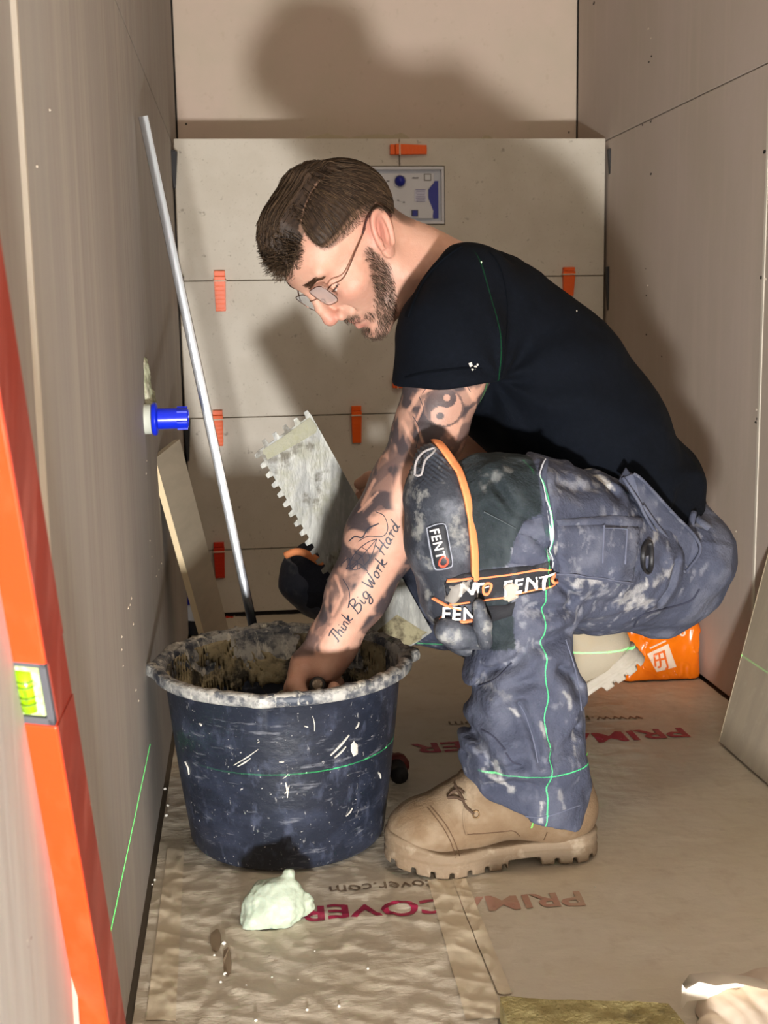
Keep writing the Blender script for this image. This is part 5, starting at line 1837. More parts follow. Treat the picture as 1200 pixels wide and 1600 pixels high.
def xline(P, a, b, Y=-1.38):
    """signed offset in the picture-side plane: positive to the right of the line from a (top) to b"""
    a, b = at(*a, Y), at(*b, Y)
    t = b - a
    n = np.array([-t[2], 0, t[0]])
    n /= np.linalg.norm(n)
    if n[0] < 0:
        n = -n
    return (P - a.astype(np.float32)) @ n.astype(np.float32)
CREASE = [([XZ0(x, y) for x, y in pts], w, dp) for pts, w, dp in (
    ([(775, 754), (800, 797), (831, 815)], 8, .006), ([(764, 792), (809, 822)], 7, .004), ([(825, 831), (856, 860)], 7, .006), ([(748, 1110), (773, 1062), (812, 1032)], 10, .009),
    ([(730, 1157), (755, 1170), (776, 1204)], 8, .008), ([(768, 1088), (800, 1070), (830, 1066)], 8, .005), ([(905, 940), (872, 912), (866, 890)], 8, .007), ([(880, 1050), (900, 1068), (914, 1090)], 9, .008),
    ([(813, 1098), (831, 1143), (842, 1190)], 6, .005), ([(935, 738), (965, 760), (993, 790)], 9, .006), ([(1106, 905), (1097, 950), (1080, 975)], 7, .006), ([(831, 950), (860, 958), (892, 952)], 9, .006),
    ([(822, 1015), (855, 1006), (892, 996)], 10, .006), ([(745, 1200), (780, 1205), (812, 1192)], 8, .005), ([(860, 1180), (885, 1170), (908, 1150)], 9, .005), ([(880, 760), (910, 775), (950, 770)], 9, .004),
    ([(1000, 900), (1040, 915), (1070, 900)], 12, .005), ([(900, 960), (940, 950), (975, 958)], 12, .004), ([(770, 1240), (800, 1225), (850, 1228)], 9, .004))]
def creases(P):
    out = np.zeros(len(P), np.float32)
    m = np.nonzero(P[:, 1] < -1.24)[0]
    if len(m):
        q = P[m][:, [0, 2]]
        for pts, w, dp in CREASE:
            lo_, hi_ = np.min(pts, 0) - .04, np.max(pts, 0) + .04
            k = np.nonzero(((q > lo_) & (q < hi_)).all(1))[0]
            if len(k):
                s = segdist(q[k], pts) / (w * .00075)
                out[m[k]] += (dp * (np.exp(-s * s) - .55 * np.exp(-(s - 2.1) ** 2 / 1.6))).astype(np.float32)
    return out
def trouserf(P):
    thigh = chain(P, LEG_L[:5], .03)
    shin = chain(P, LEG_L[5:], .03)
    shin = smax(shin, (P - hemL.astype(np.float32)) @ hnl.astype(np.float32), .004)
    d = smin(thigh, shin, .018)
    r = chain(P, LEG_R, .025)
    r = smax(r, (P - hemR.astype(np.float32)) @ hnr.astype(np.float32), .004)
    hip = smin(ell(P, at(1040, 880, -1.14), (.074, .085, .086)), ell(P, at(1040, 880, -1.0), (.078, .085, .088)), .03)
    wst = P.copy()
    hip = smin(hip, ell(P, at(1048, 852, -1.08), (.070, .160, .070)), .03)
    d = smin(d, hip, .03)
    d = smin(d, r, .02)
    # the open leg pocket and tool-pocket layer over the thigh
    x = xline(P, (852, 725), (868, 915))
    lay = sstep(-.001, .003, x) * sstep(.16, .10, x) * sstep(-1.22, -1.30, P[:, 1]) * sstep(at(860, 925, -1.38)[2] - .012, at(860, 925, -1.38)[2] + .004, P[:, 2])
    w = fbm(P, 16, 141, 3) - .5
    # sagging cloth below the knee: slanted ridges
    z = P[:, 2]
    sh = sstep(.30, .24, z) * sstep(-1.15, -1.2, P[:, 1])
    ph = 78 * z + 26 * P[:, 0] + 7 * vnoise(P * np.array([1, 1, .7]), 15, 143)
    fold = np.sin(ph)
    fold = np.where(fold > 0, fold ** .8, fold * .6)
    th = sstep(.28, .34, z)
    ph2 = 60 * (P[:, 0] * .75 + z * .8) + 8 * vnoise(P, 16, 145)
    f2 = np.sin(ph2) * sstep(at(900, 700, -1.38)[0], at(760, 700, -1.38)[0], P[:, 0])
    w2 = 1 - np.abs(2 * fbm(P * np.array([.6, 1, 1.2]), 26, 147, 2) - 1)
    return d + creases(P) - .005 * lay - .016 * w * (1 - .3 * th) - .0042 * fold * sh * sstep(.08, .12, z) - .0022 * f2 * th - .003 * (w2 ** 3 - .3)
TV, TF = sdf_mesh(trouserf, (.15, -1.44, .03), (.88, -.64, .58), .0027)
XZ = lambda px, py, Y=-1.385: at(px, py, Y)[[0, 2]]
def paint(V, poly, Y=-1.385):
    return inpoly(V[:, [0, 2]], [XZ(x, y, Y) for x, y in poly])
tn = grad(trouserf, TV, .002)
out_l = (TV[:, 1] < -1.22)
C = np.tile(lin((68, 72, 88)), (len(TV), 1))
C = mixin(C, .5 * sstep(.4, .7, fbm(TV, 9, 151, 3)), (54, 58, 73))
dust = sstep(.48, .72, fbm(TV * np.array([1, 1, .55]) + .02 * vnoise(TV, 30, 152)[:, None], 30, 153, 5)) * (.5 + .8 * fbm(TV, 8, 154, 2))
C = mixin(C, .55 * dust, (104, 107, 120))
C = mixin(C, .50 * sstep(.58, .70, fbm(TV * np.array([1, 1, .5]) + .01 * vnoise(TV, 60, 156)[:, None], 130, 155, 3)) * sstep(.40, .60, fbm(TV, 14, 158, 2)), (146, 148, 156))
panel1 = paint(TV, [(700, 690), (850, 715), (846, 800), (815, 815), (800, 850), (795, 885), (745, 895), (690, 900), (650, 900), (640, 690)]) & out_l
panel2 = paint(TV, [(680, 915), (800, 925), (806, 1012), (775, 1024), (740, 1022), (680, 1000)]) & out_l
pn = (panel1 | panel2)
pc = lin((36, 44, 47)) * (1 - .45 * dust[:, None]) + lin((78, 86, 90)) * .45 * dust[:, None]
C = np.where(pn[:, None], pc, C)
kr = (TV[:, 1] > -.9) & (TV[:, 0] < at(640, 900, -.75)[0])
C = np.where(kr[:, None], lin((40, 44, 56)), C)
def smear(C, pts, w, op, col=(190, 188, 184), Y=-1.385):
    p = [XZ(x, y, Y) for x, y in pts]
    d = segdist(TV[:, [0, 2]], p) / .00075
    nz = fbm(TV, 110, 157, 3)
    return np.where(out_l[:, None], mixin(C, op * sstep(w, w * .25, d + w * 3.2 * (nz - .42)), col), C)
for pts, w, op in (([(900, 905), (940, 912), (970, 905)], 14, .75), ([(920, 885), (950, 900)], 9, .7), ([(1000, 955), (1060, 935), (1090, 915)], 16, .55), ([(1010, 975), (1060, 965)], 12, .6), ([(970, 760), (985, 775)], 9, .95), ([(760, 1210), (800, 1235)], 8, .6),
                   ([(775, 1195), (790, 1230)], 6, .6), ([(860, 870), (868, 850)], 7, .9), ([(1040, 880), (1060, 860), (1080, 830)], 9, .5), ([(940, 840), (960, 900)], 5, .35), ([(1040, 920), (1046, 945)], 4, .8), ([(990, 938), (992, 950)], 4, .8),
                   ([(845, 1130), (850, 1150)], 4, .6), ([(880, 1080), (890, 1090), (893, 1110)], 5, .55), ([(800, 1110), (812, 1120)], 4, .7), ([(760, 760), (800, 735)], 12, .25), ([(760, 1075), (790, 1090)], 12, .25), ([(880, 760), (960, 770)], 14, .25), ([(845, 1250), (842, 1280)], 4, .7), ([(870, 1230), (880, 1260)], 5, .35), ([(905, 1130), (900, 1180)], 4, .4)):
    C = smear(C, pts, w, op * .75)
trouser_mat = M('work_trouser_cloth', attr=True, rough=.85, spec=.25, layers=[((500, 500, 500), .5, .7, (60, 62, 78), .25, 1)], bump=[(420, .0005, 2), (55, .0035, 3)])
trousers = mesh('trousers', TV, TF, trouser_mat, person, smooth=True, col=C)
trousers['label'] = 'dusty blue-grey work trousers with dark stretch panels'
ts = Surf(TV, TF)
cloth = M('pocket_cloth', (70, 74, 90), .85, spec=.25, layers=[(22, .48, .68, (104, 107, 120), .7, 4), (60, .58, .72, (140, 142, 150), .6, 3), (9, .45, .7, (64, 68, 86), .5)], bump=[(420, .0006, 2), (40, .002)])
seam_m = M('pale_seam', (92, 96, 114), .85)
seam_d = M('dark_seam_and_fold', (48, 50, 66), .9)  # for the back pocket line and the shade painted in folds
ts_all = ts
def part_patch(name, poly, off, mat=cloth, parent=trousers, step=6, surf=None):
    m = MB()
    (surf or ts).patch(m, poly, step, off)
    if m.n:
        return m.build(name, mat, parent, smooth=True)
def part_line(name, lines, w, mat, parent=trousers, off=.0004, thick=.001, surf=None, step=5):
    o = None
    for l in lines:
        m = MB()
        (surf or ts).ribbon(m, l, w, off=off, thick=thick, step=step)
        if m.n:
            o = m.build(name, mat, parent, smooth=True)
    return o
fl = part_patch('pocket_flap', [(868, 812), (960, 805), (1006, 810), (1003, 824), (940, 820), (872, 822)], .005)
cp = part_patch('cargo_pocket', [(870, 822), (940, 819), (1000, 824), (994, 870), (988, 915), (930, 906), (874, 900)], .004)
part_line('pocket_stitching', [[(940, 822), (938, 878)], [(976, 826), (972, 880)], [(940, 826), (976, 828)], [(874, 895), (930, 901), (985, 909)]], 1.6, seam_m, cp, off=.0045)
pr_ = part_line('pocket_edge', [[(851, 722), (853, 760), (858, 810), (863, 860), (868, 910)]], 7, cloth, off=.003, thick=.003)
part_line('edge_binding', [[(849, 724), (851, 762), (856, 812), (861, 862), (866, 908)]], 2.2, M('binding_white', (176, 178, 186), .8), off=.006, thick=.001)
kp = part_patch('knee_pocket_panel', [(846, 808), (820, 814), (806, 840), (797, 880), (830, 884), (856, 878), (852, 840)], .0025)
part_line('thigh_seam', [[(756, 800), (780, 812), (806, 826)]], 1.2, M('faint_seam', (74, 82, 86), .85))
part_line('back_pocket_edge', [[(985, 992), (1000, 962), (1040, 950), (1078, 938), (1092, 920)]], 2.2, seam_d, off=.0012)
part_line('leg_seam', [[(812, 1100), (822, 1120), (834, 1160), (840, 1192)], [(884, 1000), (902, 1060), (908, 1110)], [(775, 1262), (840, 1277), (905, 1258)]], 1.5, seam_m)
part_line('crease_shade', [[(752, 1140), (770, 1150), (790, 1172)], [(748, 1072), (775, 1060), (800, 1035)], [(790, 1176), (800, 1190), (815, 1196)]], 3, seam_d, off=.0002, thick=.0004)  # dark ribbons paint shade along the trouser folds
part_line('carabiner', [[(1008, 846), (1002, 858), (1002, 880), (1008, 892), (1014, 884), (1014, 852), (1008, 846)]], 4.5, M('black_clip', (24, 24, 28), .5), off=.002, thick=.004, step=3)
part_patch('carabiner_tab', [(1006, 848), (1014, 846), (1014, 868), (1006, 870)], .005, MATS['black_clip'])
# loose holster pocket hanging at the hip
def slab_at(name, poly, Y, th, mat, parent):
    p = [at(x, y, yy) for (x, y), yy in zip(poly, np.broadcast_to(Y, len(poly)))]
    return MB().prism(p, (0.001, th, 0.0)).build(name, mat, parent, bevel=.0016)
hp = slab_at('holster_pocket', [(973, 746), (990, 740), (1006, 752), (1086, 838), (1094, 862), (1072, 894), (1058, 884), (1010, 812), (996, 782)], [-1.302, -1.305, -1.305, -1.25, -1.25, -1.252, -1.258, -1.30, -1.305], .022, cloth, trousers)
def cord_at(name, pts, Ys, r, mat, parent):
    P = np.array([at(x, y, Y) for (x, y), Y in zip(pts, Ys)])
    return MB().tube(spline(P, .006), r, 8).build(name, mat, parent, smooth=True)
cord_at('holster_binding', [(973, 746), (998, 784), (1012, 812), (1058, 882), (1072, 894)], [-1.304, -1.308, -1.303, -1.262, -1.255], .0022, cloth, hp)
cord_at('holster_binding', [(990, 740), (1006, 752), (1050, 800), (1086, 838), (1094, 862), (1072, 894)], [-1.308, -1.308, -1.28, -1.254, -1.253, -1.255], .0022, cloth, hp)
cord_at('holster_fold', [(1004, 790), (1030, 826), (1062, 862)], [-1.306, -1.29, -1.262], .0026, cloth, hp)
slab_at('holster_loop', [(966, 752), (978, 730), (984, 738), (992, 762), (984, 764)], -1.300, .006, M('dark_cloth', (40, 43, 56), .9), hp)
# belt at the back waist and its loose end
blt = M('belt_web', (58, 62, 74), .8, layers=[(40, .5, .7, (110, 114, 126), .6)], bump=[(500, .0005)])
wpts = []
wm = waist_n
uu = np.cross(wm, (0, 1, 0)); uu /= np.linalg.norm(uu)
ctr = at(1062, 812, -1.08)
def belt_ring(off0, w0, r0, name, mat, a0=0, a1=2 * math.pi):
    V = []
    n = 64
    th = np.linspace(a0, a1, n)
    for t in th:
        c, s = math.cos(t), math.sin(t)
        for o_, dr in ((off0 - w0, 0), (off0 - w0 * .9, .003), (off0 + w0 * .9, .003), (off0 + w0, 0)):
            V.append(ctr + wm * o_ + uu * c * (r0[0] + dr) + np.array([0, 1, 0]) * s * (r0[1] + dr))
    F = [(i * 4 + j, i * 4 + j + 1, i * 4 + j + 5, i * 4 + j + 4) for i in range(n - 1) for j in range(3)]
    return mesh(name, np.array(V), F, mat, trousers, smooth=True)
cord_at('belt_loop', [(1084, 800), (1080, 825), (1086, 850)], [-1.215, -1.225, -1.215], .0045, cloth, trousers)
m = MB()
Pb = np.array([at(1092, 830, -1.20), at(1116, 834, -1.19), at(1138, 848, -1.185), at(1136, 866, -1.18), at(1124, 872, -1.175)])
sB = spline(Pb, .004)
wz = np.array([.002, .0, .0095])
m.add(np.vstack([sB - wz, sB + wz, sB - wz + [0, .004, 0], sB + wz + [0, .004, 0]]), [(i, i + 1, len(sB) + i + 1, len(sB) + i) for i in range(len(sB) - 1)] + [(2 * len(sB) + i, 3 * len(sB) + i, 3 * len(sB) + i + 1, 2 * len(sB) + i + 1) for i in range(len(sB) - 1)] + [(len(sB) + i, len(sB) + i + 1, 3 * len(sB) + i + 1, 3 * len(sB) + i) for i in range(len(sB) - 1)] + [(i, 2 * len(sB) + i, 2 * len(sB) + i + 1, i + 1) for i in range(len(sB) - 1)])
m.build('belt_end', cloth, trousers, smooth=True)
part_line('waistband', [[(1070, 800), (1090, 812), (1108, 826)]], 16, cloth, off=.001, thick=.003)

# ---- knee pads
pad_mat = M('pad_rubber', (48, 52, 61), .6, layers=[(16, .45, .66, (112, 116, 126), .75, 5), (38, .55, .68, (156, 156, 152), .7, 4), (70, .62, .7, (32, 36, 42), .6)], bump=[(70, .0015), (300, .0006)])
liner = M('orange_foam', (240, 150, 96), .8, bump=[(200, .0004)])
webm = M('black_strap', (30, 31, 36), .8, layers=[(50, .55, .7, (76, 80, 88), .6)], bump=[(600, .0004)])
orl = M('strap_orange', (240, 140, 92), .7)
whl = M('strap_white', (236, 230, 224), .7)
PAD = prs((677, 722, -1.322, 30), (686, 772, -1.325, 51), (695, 850, -1.325, 57), (710, 925, -1.325, 50), (726, 985, -1.325, 38))
EDGE = [((684, 690), (716, 740)), ((716, 740), (731, 810)), ((731, 810), (736, 900))]
def padbase(P, grow=0.0):
    q = P.copy()
    q[:, 1] = (q[:, 1] + 1.325) * .70
    return chain(q, [(x, (y + 1.325) * .70, z, r + grow) for x, y, z, r in PAD], .02)
def padf(P):
    d = padbase(P)
    for a, b in EDGE:
        d = smax(d, xline(P, a, b), .003)
    topc = at(668, 700, -1.32)
    rib = np.sin(1100 * ((P[:, 2] - topc[2]) * .9 + (P[:, 0] - topc[0]) * .7)) * sstep(.030, .016, np.linalg.norm(P[:, [0, 2]] - at(668, 728, -1.37)[[0, 2]].astype(np.float32), axis=1))
    return d - .0035 * (fbm(P, 30, 161, 3) - .5) - .0014 * rib
def linerf(P):
    d = padbase(P, .0045)
    lo_ = None
    for a, b in EDGE:
        x = xline(P, a, b)
        d = smax(d, x - .0095, .002)
        lo_ = x if lo_ is None else np.maximum(lo_, x)
    d = smax(d, -(lo_ + .0005), .001)
    return smax(d, at(745, 905, -1.37)[2] - P[:, 2], .003)
def strap_text(surf, parent, s, o, ux, uy, mat, bold=.03, off=.001, name='lettering'):
    V2, F2 = textmesh(s, 1.0, bold, spacing=1.16, maxedge=.12)
    m = MB()
    surf.stamp(m, V2, F2, o, ux, uy, off)
    if m.n:
        m.build(name, mat, parent, stuff=True)
kl = bpy.data.objects.new('knee_pad', None)
LINK(kl)
kl.parent = person
kl.location = tuple(at(690, 850, -1.325) - np.array(person.location))
kl['label'] = 'dusty grey knee pad with orange foam edge on the raised left knee'
PV, PF = sdf_mesh(padf, (.26, -1.46, .12), (.47, -1.18, .57), .0018)
shell = mesh('shell', PV, PF, pad_mat, kl, smooth=True)
V, F = sdf_mesh(linerf, (.26, -1.46, .12), (.50, -1.18, .57), .0018)
mesh('foam_edge', V, F, liner, kl, smooth=True)
ps = Surf(PV, PF)
cord_at('top_loop', [(648, 742), (650, 722), (662, 706), (680, 700), (676, 708), (664, 720), (658, 742), (648, 742)], [-1.37, -1.37, -1.365, -1.36, -1.366, -1.372, -1.374, -1.37], .0014, M('grey_webbing', (150, 146, 146), .7), kl)
bd = part_patch('badge', [(668, 823), (692, 817), (697, 821), (708, 880), (704, 886), (684, 890), (678, 886), (667, 830)], .0016, M('badge_black', (34, 36, 42), .5), kl, 4, ps)
part_line('badge_rim', [[(668, 825), (680, 820), (692, 818), (697, 823), (702, 850), (707, 880), (702, 886), (684, 889), (679, 884), (672, 852), (668, 825)]], 2.0, M('badge_grey', (140, 144, 156), .5), kl, off=.0014, thick=.0008, surf=ps, step=3)
strap_text(ps, kl, 'FENT', (673.5, 829), (4.2, 17.6), (18.5, -4.4), whl, .018, .0032)
part_line('badge_ring', [[(688, 874), (693, 869), (699, 873), (699, 880), (693, 884), (687, 881), (688, 874)]], 3.2, M('badge_red', (214, 84, 62), .5), kl, off=.0024, thick=.0008, surf=ps, step=2)
# straps
pst = Surf(np.vstack([TV, PV]), np.vstack([TF, PF + len(TV)]), None)
lower = part_patch('lower_strap', [(676, 926), (700, 940), (745, 948), (790, 945), (806, 940), (800, 962), (762, 974), (700, 975), (684, 966)], .004, webm, kl, 5, pst)
part_line('lower_strap_stripe', [[(680, 934), (702, 946), (720, 950)], [(690, 963), (720, 969), (775, 962)]], 2.6, orl, kl, off=.0048, surf=pst)
strap_text(pst, kl, 'FEN', (694, 964), (25, 0.5), (2, -26), whl, .022, .0056)
upper = part_patch('strap', [(694, 908), (720, 897), (756, 890), (800, 886), (840, 882), (866, 874), (870, 915), (840, 926), (790, 934), (740, 944), (700, 946)], .0065, webm, kl, 5, pst)
part_line('strap_stripe', [[(700, 905), (722, 902), (760, 898), (800, 894), (866, 882)], [(704, 942), (740, 938), (790, 930), (866, 913)]], 2.6, orl, kl, off=.0072, surf=pst)
strap_text(pst, kl, 'NT', (716, 930), (28, -1.5), (2, -31), whl, .022, .0082)
strap_text(pst, kl, 'FENT', (788, 926), (27, -3.5), (2, -31), whl, .022, .0082)
part_line('strap_ring', [[(756, 917), (758, 910), (764, 908), (769, 912), (769, 919), (764, 924), (758, 923), (756, 917)], [(856, 906), (858, 898), (864, 896), (868, 900), (868, 908), (862, 912), (857, 911), (856, 906)]], 4.2, orl, kl, off=.0078, surf=pst, step=2)
part_line('strap_ring_core', [[(759, 917), (767, 916)]], 2.4, whl, kl, off=.0084, surf=pst, step=2)
part_patch('strap_tail', [(696, 936), (702, 912), (722, 902), (736, 898), (732, 920), (718, 940), (712, 952)], .0088, M('frayed_tape', (172, 166, 158), .6, alpha=.55), kl, 5, pst)
part_patch('adhesive_dab', [(786, 912), (800, 906), (812, 912), (810, 934), (796, 940), (785, 934)], .0095, M('dab', (196, 186, 172), .8, alpha=.8), kl, 4, pst)
def tailf(P):
    d = chain(P, prs((748, 945, -1.395, 10), (754, 975, -1.394, 12), (758, 1004, -1.39, 12)), .01)
    return d - .001 * (fbm(P, 80, 165) - .5)
V, F = sdf_mesh(tailf, at(730, 1030, -1.40) - .02, at(775, 920, -1.38) + .03, .0016)
mesh('pad_tail', V, F, pad_mat, kl, smooth=True)
def lowpadf(P):
    q = P.copy()
    return smin(cap(P, at(700, 985, -1.38), at(750, 1000, -1.375), .016, .012), ell(P, at(712, 985, -1.345), (.026, .045, .020)), .01) - .002 * (fbm(P, 60, 166) - .5)
V, F = sdf_mesh(lowpadf, at(670, 1040, -1.345) - .06, at(775, 940, -1.345) + .06, .0018)
mesh('lower_lip', V, F, pad_mat, kl, smooth=True)

kr_ = bpy.data.objects.new('knee_pad', None)
LINK(kr_)
kr_.parent = person
kr_.location = tuple(at(485, 905, -.74) - np.array(person.location))
kr_['label'] = 'dark knee pad on the lowered right knee'
PAD_R = prs((468, 885, -.735, 22), (474, 905, -.735, 34), (500, 930, -.735, 30), (530, 945, -.735, 26))
def padrf(P):
    q = P.copy()
    q[:, 1] = (q[:, 1] + .735) * .72
    d = chain(q, [(x, (y + .735) * .72, z, r) for x, y, z, r in PAD_R], .03)
    return smax(d, -xline(P, (452, 857), (530, 910), -.79) * 0 + (P[:, 2] - (at(440, 868, -.735)[2] - .42 * (P[:, 0] - at(440, 868, -.735)[0]))), .003) - .003 * (fbm(P, 40, 167) - .5)
V, F = sdf_mesh(padrf, at(485, 905, -.735) - np.array([.09, .10, .09]), at(485, 905, -.735) + np.array([.09, .10, .09]), .002)
mesh('shell', V, F, M('pad_rubber_dark', (52, 60, 80), .55, layers=[(30, .5, .7, (98, 108, 122), .7, 4)], bump=[(80, .001)]), kr_, smooth=True)
prs_ = Surf(V, F)
cord_at('foam_edge', [(446, 868), (462, 862), (480, 866), (505, 882), (530, 902)], [-.785, -.79, -.79, -.79, -.79], .0062, liner, kr_)
part_line('badge_rim', [[(500, 922), (506, 916), (516, 920)], [(500, 922), (498, 934), (506, 940)], [(503, 926), (510, 924), (508, 934), (503, 933)]], 1.8, MATS['badge_grey'], kr_, off=.001, surf=prs_, step=2)

# ---- boots, modelled with the heel at the origin and the toe along -x
suede = M('sand_suede', (108, 87, 64), .85, layers=[(14, .42, .64, (126, 107, 84), .7, 4), (50, .55, .7, (106, 84, 60), .6, 3), (9, .5, .7, (164, 150, 130), .6, 4)], bump=[(320, .0006), (40, .0015)])
rub = M('sole_rubber', (118, 101, 81), .75, layers=[(18, .45, .65, (112, 92, 70), .7, 4), (45, .55, .72, (160, 146, 126), .6)], bump=[(120, .0012)])
BOOT_L = .268
def bx_(f):
    return lambda P: f(P * np.array([-1, 1, 1], np.float32))
def b_upper(P):
    q = P.copy()
    d = chain(q, [(.036, 0, .058, .036), (.080, 0, .072, .042), (.130, 0, .074, .042), (.172, 0, .055, .039), (.214, 0, .046, .034)], .03)
    d = smin(d, ell(q, (.212, -.003, .046), (.050, .047, .036)), .012)
    sh = chain(q, [(.050, 0, .060, .043), (.062, 0, .120, .044), (.060, 0, .160, .044)], .03)
    d = smin(d, sh, .03)
    d = smin(d, ell(q, (.146, -.002, .100), (.026, .027, .016)), .016)
    d = smin(d, ell(q, (.160, -.002, .104), (.010, .024, .008)), .006)
    w = fbm(P, 26, 171, 2) - .5
    cr = .0016 * np.exp(-((q[:, 0] - .172) / .0030) ** 2) * sstep(.02, .05, q[:, 2])
    cr2 = .0012 * np.exp(-((q[:, 0] - .164) / .0025) ** 2)
    d = d + cr + cr2 - .004 * w
    d = smax(d, q[:, 2] - .150, .004)
    return smax(d, .014 - q[:, 2], .002)
def outline2(q):
    Q = np.stack([q[:, 0], q[:, 1], 0 * q[:, 0]], -1)
    return chain(Q, [(.036, .0, 0, .040), (.085, .002, 0, .035), (.135, .0, 0, .040), (.190, -.004, 0, .050), (.222, -.004, 0, .0455)], .02)
def b_sole(P):
    q = P
    o = outline2(q)
    spring = .010 * sstep(.20, .275, q[:, 0])
    z = q[:, 2] - spring
    top = .030 + .010 * sstep(.19, .25, q[:, 0]) + .006 * sstep(.06, .02, q[:, 0])
    d = smax(o + .0015 * np.abs(np.sin(z * 300)) * (z > .014), np.maximum(z - top, -z), .005)
    arch = np.maximum(np.abs(q[:, 0] - .098) - .020, z - .011)
    d = smax(d, -arch, .003)
    slot = np.abs((q[:, 0] / .0225) % 1.0 - .5) * .0225 - .0028
    edge = np.maximum(np.maximum(slot, z - .0085), -(o + .018))
    d = smax(d, -edge, .0012)
    return d
V1, F1 = sdf_mesh(bx_(b_upper), (-.29, -.07, .0), (.03, .07, .17), .0022)
V2_, F2_ = sdf_mesh(bx_(b_sole), (-.29, -.07, -.005), (.03, .07, .06), .0020)
def make_boot(name, tf, label, tint_mat, sole_mat):
    b = bpy.data.objects.new(name, None)
    LINK(b)
    b.parent = person
    o = tf(np.zeros((1, 3)))[0]
    b.location = tuple(o - np.array(person.location))
    b['label'] = label
    mesh('upper', tf(V1), F1, tint_mat, b, smooth=True)
    mesh('sole', tf(V2_), F2_, sole_mat, b, smooth=True)
    return b
LB = np.array([.556, -1.316, .0050])
boot_l = make_boot('boot', lambda V: np.asarray(V) + LB, 'sand suede work boot planted flat beside the bucket', suede, rub)
bs = Surf(np.vstack([V1, V2_]) + LB, np.vstack([F1, F2_ + len(V1)]))
st_m = M('boot_stitch', (84, 62, 42), .8)
lace = M('dark_lace', (70, 52, 38), .8)
part_line('lace', [[(712, 1228), (722, 1248), (730, 1262), (741, 1272)], [(700, 1247), (708, 1238), (718, 1235), (727, 1240)], [(700, 1247), (712, 1246), (722, 1250)]], 4.5, lace, boot_l, surf=bs, off=.0004, thick=.0028, step=2)
part_line('eyelet', [[(740, 1268), (746, 1267), (749, 1273), (745, 1278), (740, 1276), (740, 1268)]], 2.4, M('brass_eyelet', (110, 86, 56), .4, metal=.6), boot_l, surf=bs, off=.0006, thick=.0012, step=2)
part_line('quarter_edge', [[(728, 1250), (724, 1272), (725, 1290), (729, 1303)]], 3.4, suede, boot_l, surf=bs, off=.0004, thick=.0014, step=3)
part_line('stitching', [[(668, 1262), (690, 1290), (704, 1315), (712, 1340)], [(673, 1260), (696, 1288), (710, 1314), (718, 1338)], [(725, 1266), (724, 1290), (728, 1304)], [(728, 1304), (780, 1300), (802, 1298), (812, 1306)], [(855, 1300), (850, 1312)]], 1.7, st_m, boot_l, surf=bs, off=.0003, thick=.0006)
RB = atz(868, 1140, 0)
RB = np.array([RB[0], -.83, .005])
def tf_r(V):
    V = np.asarray(V, float).copy()
    ball = -.185
    a = math.radians(36)
    x = V[:, 0] - ball
    z = V[:, 2]
    t = np.clip(x / .05 + .5, 0, 1)
    ang = a * t
    xx = np.where(x > 0, x * np.cos(ang) - z * np.sin(ang), x - z * np.sin(ang) * t)
    zz = np.where(x > 0, x * np.sin(ang) + z * np.cos(ang), z * np.cos(ang))
    yaw = math.radians(-14)
    X = xx * math.cos(yaw) - V[:, 1] * math.sin(yaw)
    Y = xx * math.sin(yaw) + V[:, 1] * math.cos(yaw)
    return np.stack([X, Y, np.maximum(zz, 0)], -1) + RB
pale = M('pale_suede', (184, 172, 150), .85, layers=[(16, .45, .66, (188, 168, 136), .7, 4)], bump=[(320, .0005)])
pale_s = M('pale_sole', (186, 176, 160), .6, layers=[(20, .45, .66, (206, 198, 186), .7, 4)], bump=[(120, .001)])
make_boot('boot', tf_r, 'pale dusty work boot up on its toes behind', pale, pale_s)
# a sock cuff closes each leg
# ------------------------------------------------------------------ notched trowel held in his right hand
B0, B1, B2 = at(404, 704, -.905), at(486, 648, -.905), at(598, 1040, -.872)
e1, e2 = B1 - B0, B2 - B0
l1, l2 = np.linalg.norm(e1), np.linalg.norm(e2)
u1, u2 = e1 / l1, e2 / l2
nb_t = np.cross(u1, u2)
nb_t = nb_t if nb_t[1] < 0 else -nb_t
nt_ = thing('notched_trowel', 'large steel notched trowel smeared with adhesive, held behind the forearm', 'notched trowel', (B0 + e1 / 2 + e2 / 2))
pt, dep = .0172, .0090
poly = []
k = int(l2 / pt)
for i in range(k + 1):
    s = i * l2 / k
    if i < k:
        poly += [(0, s), (-dep, s + pt * .12), (-dep, s + pt * .50), (0, s + pt * .56)]
poly += [(0, l2), (l1, l2), (l1, 0)]
k = int(l1 / pt)
for i in range(k):
    s = l1 - i * l1 / k
    poly += [(s, 0), (s - pt * .10, -dep), (s - pt * .46, -dep), (s - pt * .55, 0)]
P3 = [B0 + u1 * a + u2 * b + nb_t * (.0016 * math.sin(7 * b)) for a, b in poly]
steel = M('smeared_steel', (128, 128, 124), .5, metal=.25, layers=[((60, 60, 14), .42, .62, (158, 157, 149), .85, 5), ((22, 30, 22), .52, .66, (120, 118, 100), .7, 4), ((16, 40, 18), .58, .66, (70, 63, 48), .85, 5), ((150, 120, 24), .58, .72, (184, 184, 176), .6)], bump=[((60, 60, 20), .0016)])
blade = MB().prism(P3, -nb_t * .0018).build('blade', steel, nt_)
m = MB()
for a0, a1_, b0_, b1_ in ((.0, 1.0, -.02, .0),):
    pass
bsf_V = np.array([B0, B1, B1 + e2, B2]) + nb_t * .0005
bsf = Surf(bsf_V, np.array([[0, 1, 2, 3]]))
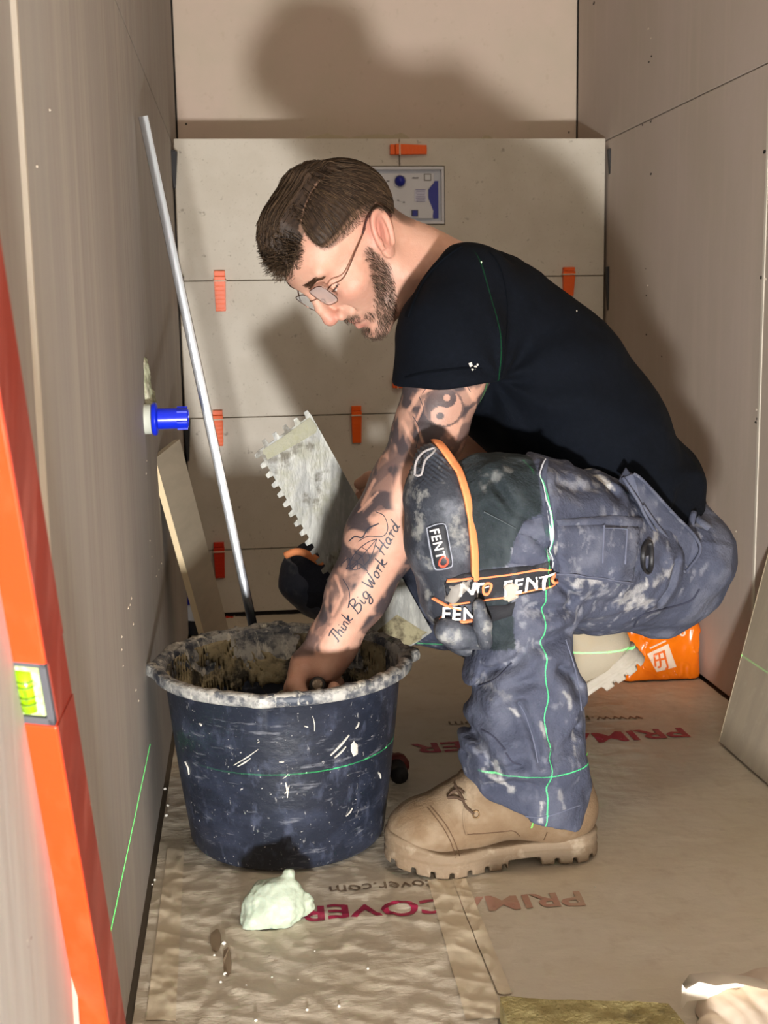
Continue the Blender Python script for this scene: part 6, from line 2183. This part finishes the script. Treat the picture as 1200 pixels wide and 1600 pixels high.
for poly_, off, mt in (([(405, 706), (440, 684), (484, 652), (500, 672), (470, 690), (430, 712), (412, 722)], .0026, 'adhesive_white'),):
    m = MB()
    bsf.patch(m, poly_, 6, off)
    m.build('edge_smear', M('trowel_smear', (164, 162, 142), .8, layers=[(60, .5, .66, (160, 158, 130), .8)], bump=[(110, .002)]), nt_, smooth=True)
m = MB()
bsf.patch(m, [(590, 985), (620, 960), (660, 985), (676, 990), (640, 1008), (610, 1010), (596, 1030)], 6, .0035)
m.build('adhesive_clot', M('trowel_clot', (150, 142, 112), .8, layers=[(40, .48, .62, (84, 74, 56), .9)], bump=[(90, .003)]), nt_, smooth=True)
hc0, hc1 = RG - (at(600, 900, -.835) - at(540, 800, -.835)) * .28, RG + (at(600, 900, -.835) - at(540, 800, -.835)) * .75
MB().tube(spline([hc0, hc0 * .6 + hc1 * .4 + [0, .002, 0], hc1], .01), .0135, 14).build('handle', M('handle_wood', (70, 48, 34), .6), nt_, smooth=True)
bk_ = np.array([0, 1.0, 0])
post_m = M('post_metal', (130, 130, 132), .4, metal=.8)
for hcx in (hc0, hc1):
    tgt = bsf.hit(*proj(hcx[None])[0])
    if tgt is not None:
        MB().tube([tgt[0] + [0, .002, 0], hcx], .006, 8).build('handle_post', post_m, nt_, smooth=True)

# small trowel in his left fist
ht = thing('margin_trowel', 'small trowel gripped in his left fist, its round handle end pointing out of the bucket', 'trowel', tuple(G + gh * .05))
MB().tube([G - gh * .046, G - gh * .0445, G + gh * .05, G + gh * .058], [.0085, .0108, .0112, .008], 16).build('handle', M('grip_black', (30, 27, 26), .5), ht, smooth=True)
MB().tube([G - gh * .0475, G - gh * .0458], [.0062, .0072], 14).build('handle_end', M('grip_end', (120, 104, 88), .5, layers=[(200, .5, .6, (186, 176, 160), .8)]), ht, smooth=True)
tg = G + gh * .058
MB().tube([tg, tg + gh * .03 + np.array([0, 0, .008])], .004, 8).build('tang', MATS['post_metal'], ht, smooth=True)
c0 = tg + gh * .03 + np.array([0, 0, .008])
sx_ = np.array([1.0, 0, 0])
MB().prism([c0 - sx_ * .016, c0 + sx_ * .016, c0 + sx_ * .012 + gh * .030 + np.array([0, 0, -.012]), c0 - sx_ * .012 + gh * .030 + np.array([0, 0, -.012])], (0, 0, .0015)).build('blade', MATS['post_metal'], ht)
